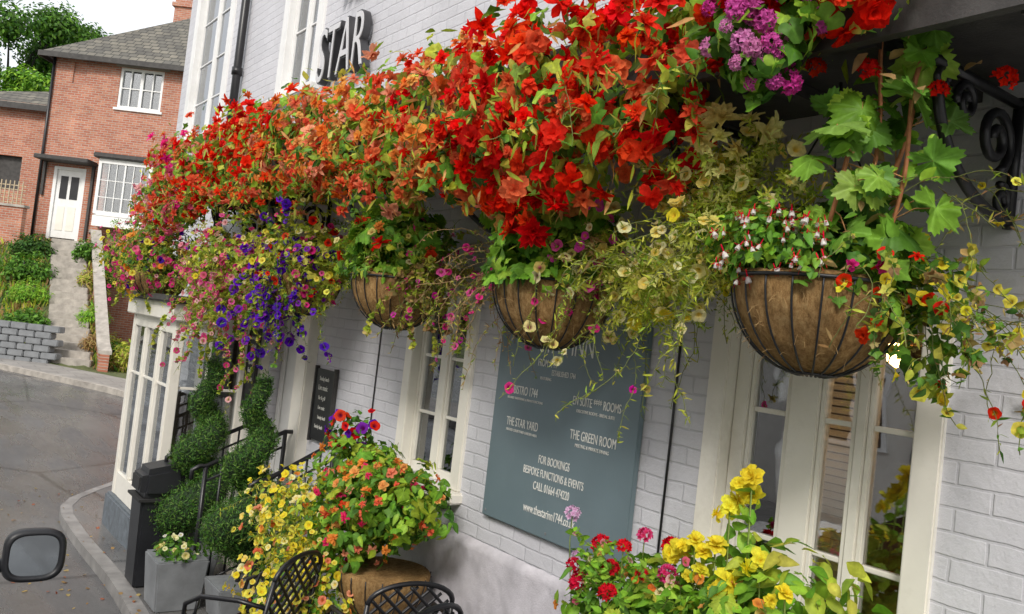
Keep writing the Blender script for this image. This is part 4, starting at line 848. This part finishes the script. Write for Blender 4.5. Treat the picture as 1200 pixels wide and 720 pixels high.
mesh('roof',[(-.35,-.35,ZE-.1),(10.35,-.35,ZE-.1),(10.35,7.35,ZE-.1),(-.35,7.35,ZE-.1),(3.4,3.5,ZE+3.0),(7.5,3.5,ZE+3.0)],[(0,1,5,4),(1,2,5),(2,3,4,5),(3,0,4)],'slate',hs)
boxes('fascia_and_gutter',[(-.36,10.36,-.40,-.36,ZE-.25,ZE-.08),(-.40,-.36,-.36,7.3,ZE-.25,ZE-.08)],'dark',hs); box('soffit',-.35,10.3,-.35,-.001,ZE-.12,ZE-.105,'dark',hs)
box('chimney',1.5,2.3,5.0,5.8,ZE,ZE+4.0,'red',hs,bevel=.02); boxes('chimney_cap',[(1.42,2.38,4.92,5.88,ZE+3.7,ZE+3.85)],'red',hs); lathe('chimney_pot',[(.13,0),(.11,.5),(.14,.52),(.10,.53)],(1.9,5.4,ZE+4.0),'redside',hs,16)
def hwin(nm,h,cols,rows):
    x0,x1,z0,z1=h; a=[(x0,x0+.08,.03,.10,z0,z1),(x1-.08,x1,.03,.10,z0,z1),(x0+.081,x1-.081,.03,.10,z0,z0+.08),(x0+.081,x1-.081,.03,.10,z1-.08,z1)]
    for i in range(1,cols): xx=x0+(x1-x0)*i/cols; ww=.05 if (i*2==cols) else .018; a.append((xx-ww,xx+ww,.04,.09,z0+.081,z1-.081))
    for j in range(1,rows): zz=z0+(z1-z0)*j/rows; a.append((x0+.081,x1-.081,.045,.085,zz-.016,zz+.016))
    boxes(nm,a,'white',hs); box(nm+'_glass',x0+.02,x1-.02,.10,.11,z0+.02,z1-.02,'glass',hs); box(nm+'_sill',x0-.08,x1+.08,-.06,.05,z0-.08,z0-.003,'white',hs)
hwin('upper_window',hw1,4,2)
bw=[(2.1,2.2,-.45,-.35,4.55,6.35),(3.75,3.85,-.45,-.35,4.55,6.35),(2.201,3.749,-.45,-.36,4.5,4.65),(2.201,3.749,-.45,-.36,6.2,6.35),(2.95,3.0,-.44,-.37,4.651,6.199),(2.1,2.18,-.349,0,4.5,4.65),(2.1,2.18,-.349,0,6.2,6.35)]
for xx in (2.45,2.7,3.25,3.5): bw.append((xx-.012,xx+.012,-.43,-.38,4.651,6.199))
for zz in (5.1,5.65): bw.append((2.201,2.949,-.432,-.378,zz-.012,zz+.012)); bw.append((3.001,3.749,-.432,-.378,zz-.012,zz+.012))
boxes('bay_frame',bw,'white',hs); box('bay_glass',2.12,3.83,-.40,-.395,4.52,6.3,'glass',hs); box('bay_apron',2.1,3.85,-.44,-.001,4.15,4.49,'white',hs); box('bay_roof',1.95,4.6,-.6,-.001,6.36,6.52,'dark',hs,bevel=.03)
box('door',.55,1.4,.06,.11,3.65,5.95,'white',hs,bevel=.01); boxes('door_frame',[(.45,.55,.0,.11,3.6,6.0),(1.4,1.5,.0,.11,3.6,6.0),(.551,1.399,.0,.11,5.9,6.0)],'white',hs); boxes('door_panels',[(.68,.92,.045,.059,3.9,4.7),(1.02,1.28,.045,.059,3.9,4.7)],'cream',hs,bevel=.006); boxes('door_glass',[(.68,.92,.045,.058,4.95,5.7),(1.02,1.28,.045,.058,4.95,5.7)],'blackpl',hs)
box('door_canopy',.1,1.85,-.7,-.001,6.1,6.24,'dark',hs,bevel=.02); boxes('canopy_posts',[(.12,.2,-.1,-.002,5.0,6.098),(1.72,1.8,-.1,-.002,3.5,6.098)],'dark',hs); tubes('drainpipe',[([(.02,-.06,3.5),(.02,-.06,9.6)],.045)],'black',hs,8)
box('lintel',2.05,3.8,-.012,0.02,9.51,9.66,'redside',hs)
v,f=hwall(-6,-.002,3,8.3,[(-2.6,-1.6,5.2,6.4)],y=1.6); mesh('wing_wall',v,f,'red',hs); mesh('wing_roof',[(-6.3,1.3,8.15),(-.002,1.3,8.15),(-.002,4.5,9.7),(-6.3,4.5,9.0)],[(0,1,2,3)],'slate',hs); box('wing_fascia',-6.3,-.003,1.25,1.298,8.0,8.2,'dark',hs); box('wing_core',-5.9,-.01,1.8,6,3,8.1,'dark',hs)
gw=group('brick_garden_wall',(HL[0],HL[1],0),-yaw)
v=[];f=[];cv=[];cf=[]
for Y in np.linspace(-6.6,-.01,12):
    xb=Xb(Y)-.12; h=hillh(Y)+.1+zr(24)+.42; v+=[(xb,Y,-.6),(xb+.24,Y,-.6),(xb+.24,Y,h),(xb,Y,h)]; cv+=[(xb-.05,Y,h+.002),(xb+.29,Y,h+.002),(xb+.29,Y,h+.09),(xb-.05,Y,h+.09)]
for i in range(11):
    for q in range(4): a=4*i; f.append((a+q,a+4+q,a+4+(q+1)%4,a+(q+1)%4))
f+=[(0,1,2,3),(47,46,45,44)]; mesh('wall',v,f,'redside',gw); mesh('coping',cv,f,'stone',gw)
box('front_parapet',-.6,.3,-1.2,-.98,3.1,4.4,'red',gw); box('parapet_coping',-.65,.35,-1.25,-.93,4.402,4.48,'stone',gw)
stp=group('garden_steps',(HL[0],HL[1],0),-yaw); tr_=[]
for i in range(19):
    Y=-6.3+i*.30; cx=Xb(Y)-.85; z=hillh(Y+.15)+.1+zr(23); tr_.append((cx-.55,cx+.55,Y,Y+.34-.002*i,z-.3,z+.10))
boxes('treads',tr_,'stone',stp,bevel=.015)
sw=group('stone_wall',(HL[0],HL[1],0),-yaw); boxes('blocks',[(2.0+.42*i+(.2 if r%2 else 0),2.40+.42*i+(.2 if r%2 else 0),-6.5,-6.2,.05+.17*r,.21+.17*r) for i in range(6) for r in range(6)],'zinc',sw,bevel=.02)
tr=group('trellis_fence',(HL[0],HL[1],0),-yaw); boxes('laths',[(-2.6+.14*i,-2.57+.14*i,-.52,-.50,3.5,5.3) for i in range(18)]+[(-2.65,-.1,-.499,-.48,3.6+.14*i,3.63+.14*i) for i in range(12)],simple('trellis_wood',(.45,.37,.25),.8,var=.2),tr)
def shrub(x,y,z,r,pal,tpls=None,n=900,size=.07,fl=None,name='garden_shrub'):
    g=group(name,(x,y,z)); lb,fb=Bag(),Bag(); bl=[((x,y,z+r*.7),(r,r,r*.8)),((x+r*.6,y-r*.3,z+r*.5),(r*.6,r*.6,r*.5)),((x-r*.5,y+r*.2,z+r*.5),(r*.6,r*.6,r*.6))]
    lv_add(lb,tpls or LO,bl,n,size,pal,lo=.2,up=.6,down=0); lb.build('foliage','leaf',g)
    if fl: fl_add(fb,PET,bl,fl[0],.05,fl[1],up=.5); fb.build('blossoms','petal',g)
    tubes('stems',[([(x,y,z-.2),(x+r*.3*math.cos(a),y+r*.3*math.sin(a),z+r)],.02) for a in (0,2,4)],'dark',g,6)
for Y,off,r,pal,tp in ((-6.0,-1.9,.4,G_YEL,LO),(-5.3,-2.0,.5,G_MID,LO),(-4.6,-.18,.35,G_BRT,NAR),(-4.0,-2.0,.5,G_BRT,NAR),(-3.0,-2.1,.6,G_MID,LO),(-2.9,-.2,.35,DRY+G_YEL,NAR),(-1.8,-2.0,.5,G_DRK,LO),(-1.6,-.2,.4,G_MID,LO),(-5.6,-.15,.3,DRY,NAR),(-5.9,.8,.5,DRY+G_YEL,NAR),(-5.2,1.0,.45,G_YEL,LO),(-4.2,1.2,.45,G_MID,LO),(-3.2,2.5,.4,G_YEL,NAR),(-4.9,.35,.45,G_MID,LO),(-3.8,.3,.5,G_YEL,NAR)):
    X=Xb(Y)+off; x,y=hw_(X,Y); shrub(x,y,zground(x,y),r,pal,tp,1300,.11)
x,y=hw_(2.5,-.9); shrub(x,y,2.2,.75,G_DRK+G_MID,LO,2600,.11,name='ivy')
g=group('grass_tufts',(4,28,0)); lb=Bag(); k=9000; X=rng.uniform(-2,9,k); Y=rng.uniform(-6.3,-.8,k); P=A([(lambda q:(q[0],q[1],zground(*q)-.02))(hw_(a,b)) for a,b in zip(X,Y)])
xbv=A([Xb(q) for q in Y]); ok=~((X>xbv-1.45)&(X<xbv-.25)); ok&=A([sdist(p[0],p[1])>1.55 for p in P]); P=P[ok]; k=len(P); CA=pick(G_YEL+G_MID+DRY,k,.3); lb.add(NAR[0],P,rng.normal(size=(k,3))*A([1,1,.1]),A([0,0,1])+rng.normal(scale=.3,size=(k,3)),rng.uniform(.12,.32,k),CA,CA); lb.build('blades','leaf',g)
def tree(x,y,z,H,R,seed,pal):
    g=group('broadleaf_tree',(x,y,z)); r=random.Random(seed); ps=[([(x,y,z-.3),(x+.1,y,z+H*.3),(x,y,z+H*.75)],[.3,.22,.06])]; bl=[]
    for i in range(26):
        a=r.uniform(0,6.28); h=r.uniform(.32,.98); rr=R*math.sin(math.pi*(.15+.8*(h-.2)))*r.uniform(.4,1); e=(x+rr*math.cos(a),y+rr*math.sin(a),z+H*h)
        ps.append(([(x,y,z+H*h*.6),((x+e[0])/2,(y+e[1])/2,z+H*h*.85),e],[.09,.05,.02])); s=r.uniform(.5,1.0)*R*.36; bl.append((e,(s,s,s*.7)))
    tubes('trunk_and_limbs',ps,'dark',g,7); lb=Bag(); lv_add(lb,LO[:2],bl,22000,.20,pal,lo=.2,hi=1.15,up=.5,down=0); lb.build('crown','leaf',g)
tree(3.4,46,3.5,10.8,3.8,3,G_MID+G_DRK); tree(7.0,48,3.5,11.3,3.8,5,G_MID+G_DRK); tree(-1.5,44,3.5,10,4,6,G_BRT+G_MID); tree(15,55,3.5,13,5,8,G_MID); tree(5.2,42,3.5,8.2,3.0,11,G_MID+G_BRT)

# ------------------------------------------------------------------ opposite side of the street (seen in window reflections)
oh=group('terraced_house',(-8,2,0))
box('walls',-13,-7.3,-9,11,-.6,5.0,'render',oh); mesh('roof',[(-7,-9.2,4.9),(-7,11.2,4.9),(-10.2,11.2,7.4),(-10.2,-9.2,7.4),(-13.3,-9.2,4.9),(-13.3,11.2,4.9)],[(0,1,2,3),(3,2,5,4),(0,3,4),(1,5,2)],'slate',oh)
boxes('window_frames',[(-7.3,-7.24,y,y+1.1,z,z+1.3) for y in (-7.5,-4.5,-1.5,1.5,4.5,7.5) for z in (.9,3.2)],'white',oh); boxes('window_panes',[(-7.238,-7.23,y+.08+.5*i,y+.5+.5*i,z+.08,z+1.22) for y in (-7.5,-4.5,-1.5,1.5,4.5,7.5) for z in (.9,3.2) for i in (0,1)],'blackpl',oh)
boxes('doors',[(-7.3,-7.25,y,y+.9,0,2.1) for y in (-6,.1,6.1)],'greystone',oh)
print('done')
